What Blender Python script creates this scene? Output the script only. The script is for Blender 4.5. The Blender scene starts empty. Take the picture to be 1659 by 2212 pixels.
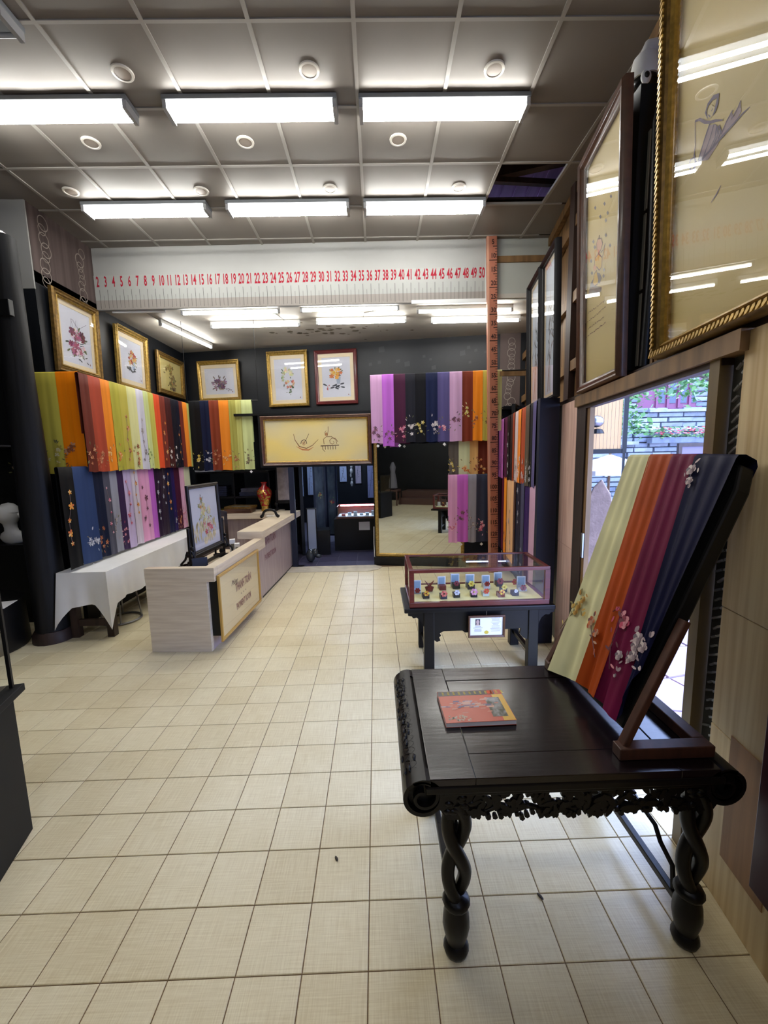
import bpy, bmesh, math, random
from mathutils import Vector, Matrix
R = random.Random(7)
pi = math.pi
SC = bpy.context.scene
COL = SC.collection
# ------------------------------------------------------------------ camera
FPX, YAW, PITCH, ROLL, EYE = 887.554, 0.0178497, -0.1335731, -0.0218349, 1.53738
def cam_axes():
    cy, sy, cp, sp, cr, sr = math.cos(YAW), math.sin(YAW), math.cos(PITCH), math.sin(PITCH), math.cos(ROLL), math.sin(ROLL)
    f = Vector((sy*cp, cy*cp, sp)); r = Vector((cy, -sy, 0)); u = r.cross(f)
    return cr*r + sr*u, -sr*r + cr*u, f
CR, CU, CF = cam_axes()
cd = bpy.data.cameras.new('camera'); cam = bpy.data.objects.new('camera', cd); COL.objects.link(cam)
cd.sensor_fit = 'HORIZONTAL'; cd.sensor_width = 36.0; cd.lens = FPX/1659*36.0; cd.clip_start = 0.02; cd.clip_end = 200
cam.matrix_world = Matrix(((CR.x, CU.x, -CF.x, 0), (CR.y, CU.y, -CF.y, 0), (CR.z, CU.z, -CF.z, EYE), (0, 0, 0, 1)))
SC.camera = cam
# ------------------------------------------------------------------ world, exposure
w = bpy.data.worlds.new('sky'); SC.world = w; w.use_nodes = True
bg = w.node_tree.nodes['Background']; bg.inputs[0].default_value = (0.42, 0.56, 1.0, 1); bg.inputs[1].default_value = 7.0
SC.view_settings.view_transform = 'Standard'; SC.view_settings.look = 'None'
SC.view_settings.exposure = 0.58; SC.view_settings.gamma = 1.0
TUBE_POWER = 34.0       # radiance of a lit fluorescent tube

def ray(px, py): return CF + CR*((px-829.5)/FPX) - CU*((py-1106)/FPX)
def slope(px, py): d = ray(px, py); return d.x/d.y
def on_line(a, A, B):
    """fraction along the plan line A-B at which the sight line x = a*y crosses it"""
    dx, dy = B[0]-A[0], B[1]-A[1]
    return (a*A[1]-A[0])/(dx-a*dy)
def lin(v): v /= 255.0; return v/12.92 if v <= .04045 else ((v+.055)/1.055)**2.4
def c3(c): return (lin(c[0]), lin(c[1]), lin(c[2]), 1)
# ------------------------------------------------------------------ materials
_m = {}
def mat(name, col, rough=.5, metal=0.0, spec=.5, var=0.0, vscale=(8, 8, 8), col2=None, bump=0.0, bscale=(40, 40, 40), coat=0.0, sheen=0.0, space='Object', detail=3.0, emit=0.0, alpha=1.0, contrast=(.35, .65)):
    if name in _m: return _m[name]
    m = bpy.data.materials.new(name); m.use_nodes = True; nt = m.node_tree; p = nt.nodes['Principled BSDF']
    p.inputs['Base Color'].default_value = c3(col); p.inputs['Roughness'].default_value = rough; p.inputs['Metallic'].default_value = metal
    p.inputs['Specular IOR Level'].default_value = spec
    if coat: p.inputs['Coat Weight'].default_value = coat; p.inputs['Coat Roughness'].default_value = .12
    if sheen: p.inputs['Sheen Weight'].default_value = sheen
    if emit: p.inputs['Emission Color'].default_value = c3(col); p.inputs['Emission Strength'].default_value = emit
    def coord(sc):
        if space == 'World': g = nt.nodes.new('ShaderNodeNewGeometry'); out = g.outputs['Position']
        else: g = nt.nodes.new('ShaderNodeTexCoord'); out = g.outputs[space]
        mp = nt.nodes.new('ShaderNodeMapping'); mp.inputs['Scale'].default_value = sc; nt.links.new(out, mp.inputs['Vector']); return mp.outputs[0]
    if var or col2:
        n = nt.nodes.new('ShaderNodeTexNoise'); n.inputs['Scale'].default_value = 1.0; n.inputs['Detail'].default_value = detail
        nt.links.new(coord(vscale), n.inputs['Vector'])
        r = nt.nodes.new('ShaderNodeValToRGB'); r.color_ramp.elements[0].position = contrast[0]; r.color_ramp.elements[1].position = contrast[1]
        a = c3(col); b = c3(col2) if col2 else tuple(min(1, q*(1+var)) for q in a[:3])+(1,)
        a2 = a if col2 else tuple(q*(1-var) for q in a[:3])+(1,)
        r.color_ramp.elements[0].color = a2; r.color_ramp.elements[1].color = b
        nt.links.new(n.outputs['Fac'], r.inputs['Fac']); nt.links.new(r.outputs['Color'], p.inputs['Base Color'])
    if bump:
        n = nt.nodes.new('ShaderNodeTexNoise'); n.inputs['Scale'].default_value = 1.0; n.inputs['Detail'].default_value = 4
        nt.links.new(coord(bscale), n.inputs['Vector'])
        b = nt.nodes.new('ShaderNodeBump'); b.inputs['Strength'].default_value = bump; b.inputs['Distance'].default_value = .01
        nt.links.new(n.outputs['Fac'], b.inputs['Height']); nt.links.new(b.outputs['Normal'], p.inputs['Normal'])
    _m[name] = m; return m
def flat(c, rough=.6): return mat('paint_%d_%d_%d' % tuple(c), c, rough)
def floor_mat():
    m = bpy.data.materials.new('woven_tile'); m.use_nodes = True; nt = m.node_tree; p = nt.nodes['Principled BSDF']
    p.inputs['Roughness'].default_value = .34; p.inputs['Specular IOR Level'].default_value = .42
    g = nt.nodes.new('ShaderNodeNewGeometry')
    def nz(sc, det=2):
        mp = nt.nodes.new('ShaderNodeMapping'); mp.inputs['Scale'].default_value = sc; nt.links.new(g.outputs['Position'], mp.inputs['Vector'])
        n = nt.nodes.new('ShaderNodeTexNoise'); n.inputs['Scale'].default_value = 1; n.inputs['Detail'].default_value = det; nt.links.new(mp.outputs[0], n.inputs['Vector']); return n.outputs['Fac']
    def mix(a, b, f=.5):
        k = nt.nodes.new('ShaderNodeMix'); k.inputs[0].default_value = f; nt.links.new(a, k.inputs[2]); nt.links.new(b, k.inputs[3]); return k.outputs[0]
    x = mix(mix(nz((260, 9, 1)), nz((9, 260, 1))), nz((2.2, 2.2, 2.2)), .3)
    oi = nt.nodes.new('ShaderNodeObjectInfo'); x2 = mix(x, oi.outputs['Random'], .10)
    r = nt.nodes.new('ShaderNodeValToRGB'); r.color_ramp.elements[0].position = .38; r.color_ramp.elements[1].position = .62
    r.color_ramp.elements[0].color = c3((218, 202, 160)); r.color_ramp.elements[1].color = c3((243, 232, 197))
    nt.links.new(x2, r.inputs['Fac']); nt.links.new(r.outputs['Color'], p.inputs['Base Color'])
    return m
def silk_mat():
    m = bpy.data.materials.new('silk'); m.use_nodes = True; nt = m.node_tree; p = nt.nodes['Principled BSDF']
    p.inputs['Roughness'].default_value = .6; p.inputs['Specular IOR Level'].default_value = .18
    oi = nt.nodes.new('ShaderNodeObjectInfo'); tc = nt.nodes.new('ShaderNodeTexCoord'); mp = nt.nodes.new('ShaderNodeMapping')
    mp.inputs['Scale'].default_value = (18, 1, .7); nt.links.new(tc.outputs['Object'], mp.inputs['Vector'])
    n = nt.nodes.new('ShaderNodeTexNoise'); n.noise_dimensions = '4D'; n.inputs['Scale'].default_value = 1; n.inputs['Detail'].default_value = 1
    nt.links.new(mp.outputs[0], n.inputs['Vector']); k = nt.nodes.new('ShaderNodeMath'); k.operation = 'MULTIPLY'; k.inputs[1].default_value = 50
    nt.links.new(oi.outputs['Random'], k.inputs[0]); nt.links.new(k.outputs[0], n.inputs['W'])
    mr = nt.nodes.new('ShaderNodeMapRange'); mr.inputs['From Min'].default_value = .3; mr.inputs['From Max'].default_value = .7
    mr.inputs['To Min'].default_value = .86; mr.inputs['To Max'].default_value = 1.10; nt.links.new(n.outputs['Fac'], mr.inputs['Value'])
    vm = nt.nodes.new('ShaderNodeVectorMath'); vm.operation = 'SCALE'; nt.links.new(oi.outputs['Color'], vm.inputs[0]); nt.links.new(mr.outputs[0], vm.inputs['Scale'])
    nt.links.new(vm.outputs[0], p.inputs['Base Color']); return m
def glass_mat(name, boost=.0, tint=(1, 1, 1, 1)):
    m = bpy.data.materials.new(name); m.use_nodes = True; nt = m.node_tree; nt.nodes.remove(nt.nodes['Principled BSDF'])
    o = nt.nodes['Material Output']; t = nt.nodes.new('ShaderNodeBsdfTransparent'); t.inputs[0].default_value = tint
    g = nt.nodes.new('ShaderNodeBsdfGlossy'); g.inputs['Roughness'].default_value = .01
    lw = nt.nodes.new('ShaderNodeLayerWeight'); lw.inputs['Blend'].default_value = .5; f = nt.nodes.new('ShaderNodeMath'); f.operation = 'POWER'; f.inputs[1].default_value = 4.2; nt.links.new(lw.outputs['Facing'], f.inputs[0])
    a = nt.nodes.new('ShaderNodeMath'); a.operation = 'MULTIPLY_ADD'; a.inputs[1].default_value = .85; a.inputs[2].default_value = boost; a.use_clamp = True
    x = nt.nodes.new('ShaderNodeMixShader'); nt.links.new(f.outputs[0], a.inputs[0]); nt.links.new(a.outputs[0], x.inputs[0]); nt.links.new(t.outputs[0], x.inputs[1]); nt.links.new(g.outputs[0], x.inputs[2]); nt.links.new(x.outputs[0], o.inputs[0])
    return m
TILE = floor_mat(); SILK = silk_mat(); GLASS = glass_mat('picture_glass', .07); CASEGLASS = glass_mat('case_glass', .06, (.96, .98, .97, 1))
GROUT = mat('grout', (120, 96, 70), .9)
PANEL = mat('ceiling_vinyl', (128, 122, 116), .42, spec=.25, var=.03, vscale=(3, 3, 3), space='World', bump=.05, bscale=(3, 3, 3))
TBAR = mat('ceiling_bar_paint', (156, 152, 145), .4)
WHITE = mat('white_wall_paint', (158, 158, 154), .6, var=.03, vscale=(2, 2, 2), space='World')
ALC = mat('alcove_plaster', (196, 190, 178), .6, var=.05, vscale=(3, 6, 1), space='World')
BLACKW = mat('black_wall_paint', (19, 22, 27), .45, spec=.35, var=.22, vscale=(2.5, 2.5, 2.5), space='World', bump=.05, bscale=(6, 6, 6))
BLACK = mat('black_paint', (14, 14, 15), .42, spec=.35)
EBONY = mat('ebony_lacquer', (13, 10, 11), .36, spec=.3, var=.3, vscale=(6, 40, 6))
TOPWOOD = mat('dark_tabletop', (22, 13, 17), .22, var=.35, vscale=(4, 46, 4), coat=.2, bump=.06, bscale=(6, 60, 6))
ROSEWOOD = mat('rosewood', (98, 36, 28), .32, var=.2, vscale=(8, 8, 60), coat=.3)
BROWN = mat('brown_timber', (124, 94, 58), .6, var=.3, vscale=(14, 14, 1.2))
DARKWOOD = mat('dark_timber', (52, 36, 30), .55, var=.3, vscale=(16, 16, 1.5))
PINE = mat('pine_board', (226, 204, 158), .55, col2=(200, 170, 120), vscale=(1.6, 34, 1.3), space='World', detail=2)
PLANK = mat('pinkish_plank', (228, 194, 180), .5, col2=(206, 166, 152), vscale=(30, 34, 2.2), space='World', detail=2)
PLY = mat('plywood_patch', (158, 116, 74), .6, var=.15, vscale=(12, 40, 2), space='World')
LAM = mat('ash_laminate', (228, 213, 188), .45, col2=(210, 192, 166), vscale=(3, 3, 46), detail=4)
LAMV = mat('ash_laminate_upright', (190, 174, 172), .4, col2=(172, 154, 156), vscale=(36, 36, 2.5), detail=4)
GOLD = mat('gilt_wood', (168, 136, 66), .36, .55, var=.25, vscale=(40, 40, 40))
GOLDB = mat('antique_gilt', (120, 92, 44), .4, .5, var=.3, vscale=(30, 30, 30))
REDWOOD = mat('red_lacquer_frame', (92, 34, 34), .34, var=.15, vscale=(9, 9, 9), coat=.2)
BROWNFRAME = mat('brown_frame', (88, 54, 34), .36, var=.2, vscale=(20, 20, 20), coat=.2)
NAVY = mat('navy_board', (16, 26, 52), .5)
STEEL = mat('steel', (150, 150, 152), .3, .9)
CLOTH = mat('white_cloth', (246, 246, 244), .8, sheen=.2, var=.02, vscale=(6, 6, 6))
PAPER = mat('paper', (236, 234, 232), .7)
MAT_CREAM = mat('cream_mount', (226, 210, 178), .7); ARTWHITE = mat('white_silk_ground', (206, 208, 220), .6, var=.02, vscale=(5, 5, 5))
ARTGOLD = mat('golden_silk_ground', (214, 190, 116), .6, col2=(196, 180, 130), vscale=(1.2, 1.2, 1.5), detail=2)
ARTYEL = mat('yellow_silk_ground', (196, 182, 120), .6, var=.1, vscale=(3, 3, 3))
TAN = mat('ruler_timber', (178, 112, 88), .5, var=.1, vscale=(10, 10, 1)); INK = mat('dark_ink', (48, 22, 18), .7); RED = mat('red_numeral', (158, 22, 44), .6, spec=.2)
def deep(c):      # dyed silk: dark dyes are deeper than they look under glare
    L = (c[0]*.3+c[1]*.59+c[2]*.11)/255; f = min(1.0, .62+.7*L); return tuple(v*f for v in c)
def tube_mat():
    m = bpy.data.materials.new('lit_tube'); m.use_nodes = True; nt = m.node_tree; nt.nodes.remove(nt.nodes['Principled BSDF'])
    e = nt.nodes.new('ShaderNodeEmission'); e.inputs[0].default_value = (1.0, 0.985, 0.94, 1); e.inputs[1].default_value = TUBE_POWER
    nt.links.new(e.outputs[0], nt.nodes['Material Output'].inputs[0]); return m
LIT = tube_mat()
MIRROR = mat('mirror_silver', (214, 218, 214), .015, 1.0)
# ------------------------------------------------------------------ mesh building
class MB:
    def __init__(s): s.V = []; s.F = []; s.I = []; s.mats = []; s.T = None; s.k = 0
    def use(s, m):
        if m not in s.mats: s.mats.append(m)
        s.k = s.mats.index(m); return s
    def add(s, vs, fs):
        b = len(s.V)
        for v in vs: s.V.append(tuple(s.T @ Vector(v)) if s.T else tuple(v))
        for f in fs: s.F.append([b+i for i in f]); s.I.append(s.k)
        return s
    def box(s, x0, x1, y0, y1, z0, z1):
        return s.add([(x0, y0, z0), (x1, y0, z0), (x1, y1, z0), (x0, y1, z0), (x0, y0, z1), (x1, y0, z1), (x1, y1, z1), (x0, y1, z1)],
                     [(0, 3, 2, 1), (4, 5, 6, 7), (0, 1, 5, 4), (1, 2, 6, 5), (2, 3, 7, 6), (3, 0, 4, 7)])
    def bar(s, p, q, wx, wy, up=(0, 0, 1)):
        p, q = Vector(p), Vector(q); d = (q-p).normalized(); u = Vector(up)
        if abs(d.dot(u)) > .99: u = Vector((0, 1, 0))
        a = d.cross(u).normalized()*wx/2; b = a.cross(d).normalized()*wy/2
        vs = [p-a-b, p+a-b, p+a+b, p-a+b, q-a-b, q+a-b, q+a+b, q-a+b]
        return s.add(vs, [(0, 3, 2, 1), (4, 5, 6, 7), (0, 1, 5, 4), (1, 2, 6, 5), (2, 3, 7, 6), (3, 0, 4, 7)])
    def prism(s, poly, y0, y1):      # polygon in x,z pulled along y
        n = len(poly); vs = [(x, y0, z) for x, z in poly]+[(x, y1, z) for x, z in poly]
        return s.add(vs, [tuple(range(n)), tuple(range(2*n-1, n-1, -1))]+[(i, i+n, (i+1) % n+n, (i+1) % n) for i in range(n)])
    def prismz(s, poly, z0, z1):
        n = len(poly); vs = [(x, y, z0) for x, y in poly]+[(x, y, z1) for x, y in poly]
        return s.add(vs, [tuple(range(n-1, -1, -1)), tuple(range(n, 2*n))]+[(i, (i+1) % n, (i+1) % n+n, i+n) for i in range(n)])
    def tube(s, pts, r, n=8, cap=True):
        pts = [Vector(p) for p in pts]; m = len(pts); rs = r if isinstance(r, (list, tuple)) else [r]*m
        vs = []; ref = None
        for i, p in enumerate(pts):
            d = (pts[min(i+1, m-1)]-pts[max(i-1, 0)]).normalized()
            if ref is None: ref = Vector((0, 0, 1)) if abs(d.z) < .9 else Vector((1, 0, 0))
            a = (ref-d*ref.dot(d)).normalized(); b = d.cross(a); ref = a
            for k in range(n):
                t = 2*pi*k/n; vs.append(p+(a*math.cos(t)+b*math.sin(t))*rs[i])
        fs = [(i*n+k, i*n+(k+1) % n, (i+1)*n+(k+1) % n, (i+1)*n+k) for i in range(m-1) for k in range(n)]
        if cap: fs += [tuple(range(n-1, -1, -1)), tuple((m-1)*n+k for k in range(n))]
        return s.add(vs, fs)
    def lathe(s, prof, n=24, c=(0, 0, 0)):
        m = len(prof); vs = [(c[0]+r*math.cos(2*pi*k/n), c[1]+r*math.sin(2*pi*k/n), c[2]+z) for r, z in prof for k in range(n)]
        fs = [(i*n+k, i*n+(k+1) % n, (i+1)*n+(k+1) % n, (i+1)*n+k) for i in range(m-1) for k in range(n)]
        if prof[0][0] > 1e-6: fs.append(tuple(range(n-1, -1, -1)))
        if prof[-1][0] > 1e-6: fs.append(tuple((m-1)*n+k for k in range(n)))
        return s.add(vs, fs)
    def ball(s, c, r, n=10, sx=1, sy=1, sz=1):
        m = max(4, n//2); return s.ellip(c, (r*sx, r*sy, r*sz), n, m)
    def ellip(s, c, r, n, m):
        vs = []
        for i in range(m+1):
            a = -pi/2+pi*i/m
            for k in range(n): t = 2*pi*k/n; vs.append((c[0]+r[0]*math.cos(a)*math.cos(t), c[1]+r[1]*math.cos(a)*math.sin(t), c[2]+r[2]*math.sin(a)))
        return s.add(vs, [(i*n+k, i*n+(k+1) % n, (i+1)*n+(k+1) % n, (i+1)*n+k) for i in range(m) for k in range(n)])
    def sweep_rect(s, x0, x1, z0, z1, prof):      # mitred frame: prof = [(inset, y)]
        vs = []
        for t, y in prof: vs += [(x0+t, y, z0+t), (x1-t, y, z0+t), (x1-t, y, z1-t), (x0+t, y, z1-t)]
        fs = [(i*4+k, i*4+(k+1) % 4, (i+1)*4+(k+1) % 4, (i+1)*4+k) for i in range(len(prof)-1) for k in range(4)]
        return s.add(vs, fs)
    def flat(s, poly, y=0.0):      # facing -y
        return s.add([(x, y, z) for x, z in poly], [tuple(range(len(poly)))])
    def petal(s, cx, cz, L, W, ang, y, n=7, th=0.0):
        ps = []
        for k in range(n):
            t = 2*pi*k/n; u = (math.cos(t)+1)/2*L; v = math.sin(t)*W/2*(.6+.5*(u/L))
            ps.append((cx+u*math.cos(ang)-v*math.sin(ang), cz+u*math.sin(ang)+v*math.cos(ang)))
        if th: return s.prism(ps, y-th, y)
        return s.flat(ps, y)
    def disc(s, cx, cz, rx, rz, y, n=12): return s.flat([(cx+rx*math.cos(2*pi*k/n), cz+rz*math.sin(2*pi*k/n)) for k in range(n)], y)
    def stroke(s, pts, w, y):
        m = len(pts); ws = w if isinstance(w, (list, tuple)) else [w]*m; vs = []
        for i, (x, z) in enumerate(pts):
            a, b = pts[max(i-1, 0)], pts[min(i+1, m-1)]; dx, dz = b[0]-a[0], b[1]-a[1]; l = math.hypot(dx, dz) or 1
            vs += [(x-dz/l*ws[i]/2, y, z+dx/l*ws[i]/2), (x+dz/l*ws[i]/2, y, z-dx/l*ws[i]/2)]
        return s.add(vs, [(2*i+1, 2*i+3, 2*i+2, 2*i) for i in range(m-1)])
    def mesh(s, name):
        me = bpy.data.meshes.new(name); me.from_pydata(s.V, [], s.F)
        for m in s.mats: me.materials.append(m)
        if len(s.mats) > 1: me.polygons.foreach_set('material_index', s.I)
        me.update(); return me
    def build(s, name, parent=None, loc=None, rotz=0.0, smooth=0, bevel=0.0, kind=None, label=None, rx=0.0):
        if not s.mats: raise RuntimeError(name)
        o = put(name, s.mesh(name), parent, loc, rotz, rx)
        if smooth:
            o.data.polygons.foreach_set('use_smooth', [True]*len(o.data.polygons)); o.data.set_sharp_from_angle(angle=math.radians(smooth))
        if bevel:
            b = o.modifiers.new('edge', 'BEVEL'); b.width = bevel; b.segments = 2; b.limit_method = 'ANGLE'
        if kind: o['kind'] = kind
        if label: o['label'] = label
        return o
def put(name, data, parent=None, loc=None, rotz=0.0, rx=0.0):
    o = bpy.data.objects.new(name, data); COL.objects.link(o)
    if parent: o.parent = parent
    if loc: o.location = loc
    o.rotation_euler = (rx, 0, rotz)
    return o
def B(m): return MB().use(m)
def thing(name, label, cat, loc=(0, 0, 0), rotz=0.0, group=None, rx=0.0):
    return tag(put(name, None, None, loc, rotz, rx), label, cat, group)
def tag(o, label, cat, group=None):
    o['label'] = label; o['category'] = cat
    if group: o['group'] = group
    return o
def struct(mb, name, **k): return mb.build(name, kind='structure', **k)
def text(parent, body, size, loc, m, name='lettering', sx=1.0, fat=0.0, rotz=0.0, shear=0.0, align='CENTER'):
    cu = bpy.data.curves.new(name, 'FONT'); cu.body = body; cu.size = size; cu.align_x = align; cu.align_y = 'CENTER'; cu.offset = fat; cu.resolution_u = 2; cu.shear = shear
    tmp = bpy.data.objects.new(name+'_tmp', cu); COL.objects.link(tmp)
    me = bpy.data.meshes.new_from_object(tmp); bpy.data.objects.remove(tmp); bpy.data.curves.remove(cu)
    me.transform(Matrix.Rotation(pi/2, 4, 'X') @ Matrix.Diagonal((sx, 1, 1, 1))); me.materials.clear(); me.materials.append(m); me.name = name
    return put(name, me, parent, loc, rotz)
ORD = ['first', 'second', 'third', 'fourth', 'fifth', 'sixth', 'seventh', 'eighth', 'ninth', 'tenth', 'eleventh', 'twelfth', 'thirteenth', 'fourteenth', 'fifteenth', 'sixteenth', 'seventeenth', 'eighteenth', 'nineteenth']
# right-hand side of the shop runs askew: front of the built-out display and the timber wall behind it
def rw(y): return .955+.147*y
def ru(y): return 1.37+.155*y
RWROT = math.atan2(-1, -.147)
H = 4.095; AZ = 3.42
def soff(x): return 5.31-.0234*x
def farw(x): return 7.077-.151*x
def py(x): return 5.72-.06*x
# ------------------------------------------------------------------ floor
FX, FY, FS = -.0590, 1.0460, .2
fl = struct(B(GROUT).prismz([(-4.7, -2.7), (.62, -2.7), (rw(5.9)+.5, 5.75), (-1.32, 5.83), (-1.9, 7.7), (-4.7, 7.7)], -.12, -.003), 'floor')
cell = B(TILE); g = .0016
cell.add([(g, g, -.01), (FS-g, g, -.01), (FS-g, FS-g, -.01), (g, FS-g, -.01), (g, g, -.0015), (FS-g, g, -.0015), (FS-g, FS-g, -.0015), (g, FS-g, -.0015),
          (2*g, 2*g, 0), (FS-2*g, 2*g, 0), (FS-2*g, FS-2*g, 0), (2*g, FS-2*g, 0)],
         [(0, 1, 5, 4), (1, 2, 6, 5), (2, 3, 7, 6), (3, 0, 4, 7), (4, 5, 9, 8), (5, 6, 10, 9), (6, 7, 11, 10), (7, 4, 8, 11), (8, 9, 10, 11)])
cellmesh = cell.mesh('floor_tile'); cells = []
for i in range(-23, 9):
    for j in range(-19, 24):
        x, y = FX+FS*i, FY+FS*j
        if x > rw(y+.1)+.12 or (y > 5.5 and x > -1.25): continue
        d = Vector((x+.1, y+.1, -EYE)); zc = d.dot(CF); inv = zc > .3 and abs(d.dot(CR)/zc*FPX) < 880 and abs(d.dot(CU)/zc*FPX) < 1180
        cells.append((0 if inv else 1, d.length, x, y))
cells.sort(); rest = B(TILE)
for k, (v, d, x, y) in enumerate(cells):
    if k < 300:
        o = bpy.data.objects.new('floor_tile', cellmesh); COL.objects.link(o); o.parent = fl; o.location = (x, y, 0)
    else:
        rest.add([(x+a, y+b, c) for a, b, c in cell.V], cell.F)
rest.build('distant_floor_tiles', fl, kind='stuff')
# ------------------------------------------------------------------ ceiling of vinyl panels in a bar grid
CX, CY, CA, CB = -.0673, 2.7881, .6187, .6072
cl = struct(B(DARKWOOD).box(-4.7, 1.2374, -5.4, 2.8, .05, .07).box(1.2374, 2.35, -5.4, 1.21, .05, .07).box(1.2374, 2.35, 1.825, 2.8, .05, .07), 'ceiling', loc=(CX, CY, H), rotz=-.0038)
pm = []
for v in range(5):
    mb = B(PANEL); n = 6; sag = [.001, .003, .0045, .002, .004][v]
    vs = [(.012+(CA-.024)*a/n, .012+(CB-.024)*b/n, .003-sag*math.sin(pi*a/n)*math.sin(pi*b/n)*(1+.5*math.sin(a*1.7+v))) for b in range(n+1) for a in range(n+1)]
    mb.add(vs, [(b*(n+1)+a, (b+1)*(n+1)+a, (b+1)*(n+1)+a+1, b*(n+1)+a+1) for b in range(n) for a in range(n)])
    me = mb.mesh('ceiling_panel'); me.polygons.foreach_set('use_smooth', [True]*len(me.polygons)); pm.append(me)
for i in range(-8, 4):
    for j in range(-9, 5):
        if (i, j) == (2, 2) or (j >= 3 and i < -6) or (j == 4 and False): continue
        if CX+CA*i > ru(CY+CB*j)-.05: continue
        o = bpy.data.objects.new('ceiling_panel', pm[R.randrange(5)]); COL.objects.link(o); o.parent = cl; o.location = (CA*i, CB*j, 0)
for i in range(-8, 5): B(TBAR).box(CA*i-.013, CA*i+.013, -5.4, 2.55, -.005, .02).build('ceiling_bar', cl)
for j in range(-9, 5): B(TBAR).box(-4.7, 2.05, CB*j-.011, CB*j+.011, -.0045, .018).build('ceiling_cross_bar', cl)
# open hatch: dark roof void with purple tin and timbers
PURP = mat('purple_tin', (150, 110, 150), .5, var=.1, vscale=(30, 2, 2))
v = struct(B(PURP).add([(1.0, 3.8, H+.55), (2.1, 3.8, H+.55), (2.1, 5.1, H+.28), (1.0, 5.1, H+.28)], [(0, 1, 2, 3)]), 'roof_void')
for k in range(8): B(PURP).bar((1.05+.14*k, 3.85, H+.545), (1.05+.14*k, 5.05, H+.275), .02, .015).build('tin_ridge', v)
B(DARKWOOD).bar((1.0, 4.55, H+.2), (2.0, 4.2, H+.2), .08, .1).build('roof_timber', v)
B(DARKWOOD).bar((1.05, 4.42, H+.13), (1.9, 4.5, H+.13), .05, .05).build('roof_timber', v)
B(BLACK).box(.95, 1.0, 3.8, 5.1, H+.03, H+.6).box(2.1, 2.15, 3.8, 5.1, H+.03, H+.6).box(.95, 2.15, 3.75, 3.8, H+.03, H+.6).build('void_side', v)
# ------------------------------------------------------------------ walls
def wallbox(name, A, Bp, z0, z1, m, th=.06, side=1):
    dx, dy = Bp[0]-A[0], Bp[1]-A[1]; l = math.hypot(dx, dy); nx, ny = -dy/l*th*side, dx/l*th*side
    return struct(B(m).prismz([A, Bp, (Bp[0]+nx, Bp[1]+ny), (A[0]+nx, A[1]+ny)] if side > 0 else [A, (A[0]+nx, A[1]+ny), (Bp[0]+nx, Bp[1]+ny), Bp], z0, z1), name)
wallbox('wall_left', (-3.36, 4.45), (-3.36, 7.7), 0, AZ+.04, BLACKW)
WP = mat('brown_wallpaper', (92, 78, 74), .7, col2=(66, 54, 52), vscale=(1, 13, .15), space='World', detail=2)
RINGS = mat('wallpaper_ring_print', (150, 140, 130), .7)
wl = wallbox('wall_left_upper_paper', (-3.36, 4.45), (-3.36, 5.42), AZ-.07, H+.06, WP)
def ring_chain(parent, spots, xf):
    mb = B(RINGS); n = 20
    for u, z, r, k in spots:
        vs = []
        for a in range(n):
            t = 2*pi*a/n
            for q in (r*.88, r): vs.append(xf(u+q*math.cos(t)*.92, z+q*math.sin(t), k))
        mb.add(vs, [(2*a, 2*((a+1) % n), 2*((a+1) % n)+1, 2*a+1) for a in range(n)])
    mb.build('ring_print', parent)
sp = []
for u0 in (4.62, 5.17):
    z = AZ-.02
    for k in range(9): r = R.choice((.055, .065, .075)); sp.append((u0+R.uniform(-.03, .03), z, r, k*.0006)); z += r*1.25
ring_chain(wl, [q for q in sp if q[1]+q[2] < H-.01], lambda u, z, k: (-3.358+.001+k, u, z))
wallbox('wall_return', (-4.7, 4.435), (-3.361, 4.435), 3.28, H+.06, WHITE, .07)
wallbox('wall_return_lower', (-4.7, 4.44), (-3.361, 4.44), 0, 3.28, BLACKW)
wallbox('wall_side', (-4.6, -2.65), (-4.6, 4.5), 0, H+.02, BLACKW)
wallbox('wall_near', (.6, -2.6), (-4.7, -2.6), 0, H+.02, BLACKW)
wallbox('wall_far', (-3.4, farw(-3.4)), (-1.95, farw(-1.95)), 0, AZ+.02, BLACKW)
wf = wallbox('wall_far_upper', (-1.95, farw(-1.95)), (2.6, farw(2.6)), 2.12, AZ+.02, BLACKW)
PATCH = mat('grey_paint_patch', (27, 31, 38), .5)
mb = B(PATCH)
for k in range(16):
    x = R.uniform(-.1, 1.9); z = R.uniform(2.95, 3.35); s = R.uniform(.02, .05); y = farw(x)-.0015-.0002*k
    mb.add([(x-s, y+s*.151, z-s), (x+s, y-s*.151, z-s*.8), (x+s*.8, y-.8*s*.151, z+s), (x-s, y+s*.151, z+s*.7)], [(0, 1, 2, 3)])
mb.build('paint_patch', wf)
wp2 = wallbox('wall_paper_strip', (2.02, farw(2.02)-.012), (2.33, farw(2.33)-.012), 2.12, AZ, WP, .01)
sp = []; z = 2.2
for k in range(16): r = R.choice((.05, .06, .07)); sp.append((2.17+R.uniform(-.035, .035), z, r, k*.0006)); z += r*1.3
ring_chain(wp2, [q for q in sp if q[1]+q[2] < AZ-.01], lambda u, z, k: (u, farw(u)-.0125-k, z))
struct(B(ALC).prismz([(-3.42, soff(-3.42)), (2.62, soff(2.62)), (2.62, 7.75), (-3.42, 7.75)], AZ, AZ+.05), 'ceiling_alcove')
wallbox('wall_soffit', (-3.42, soff(-3.42)), (1.5, soff(1.5)), AZ-.035, H+.07, WHITE, .035)
CREAMW = mat('grey_white_board', (180, 183, 174), .6)
wallbox('wall_soffit_board', (1.5, soff(1.5)+.02), (2.35, soff(2.35)+.02), AZ-.01, H+.07, CREAMW, .03)
wallbox('trim_rail', (1.5, soff(1.5)), (2.3, soff(2.3)), 3.83, 3.9, BROWN, .025)
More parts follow.
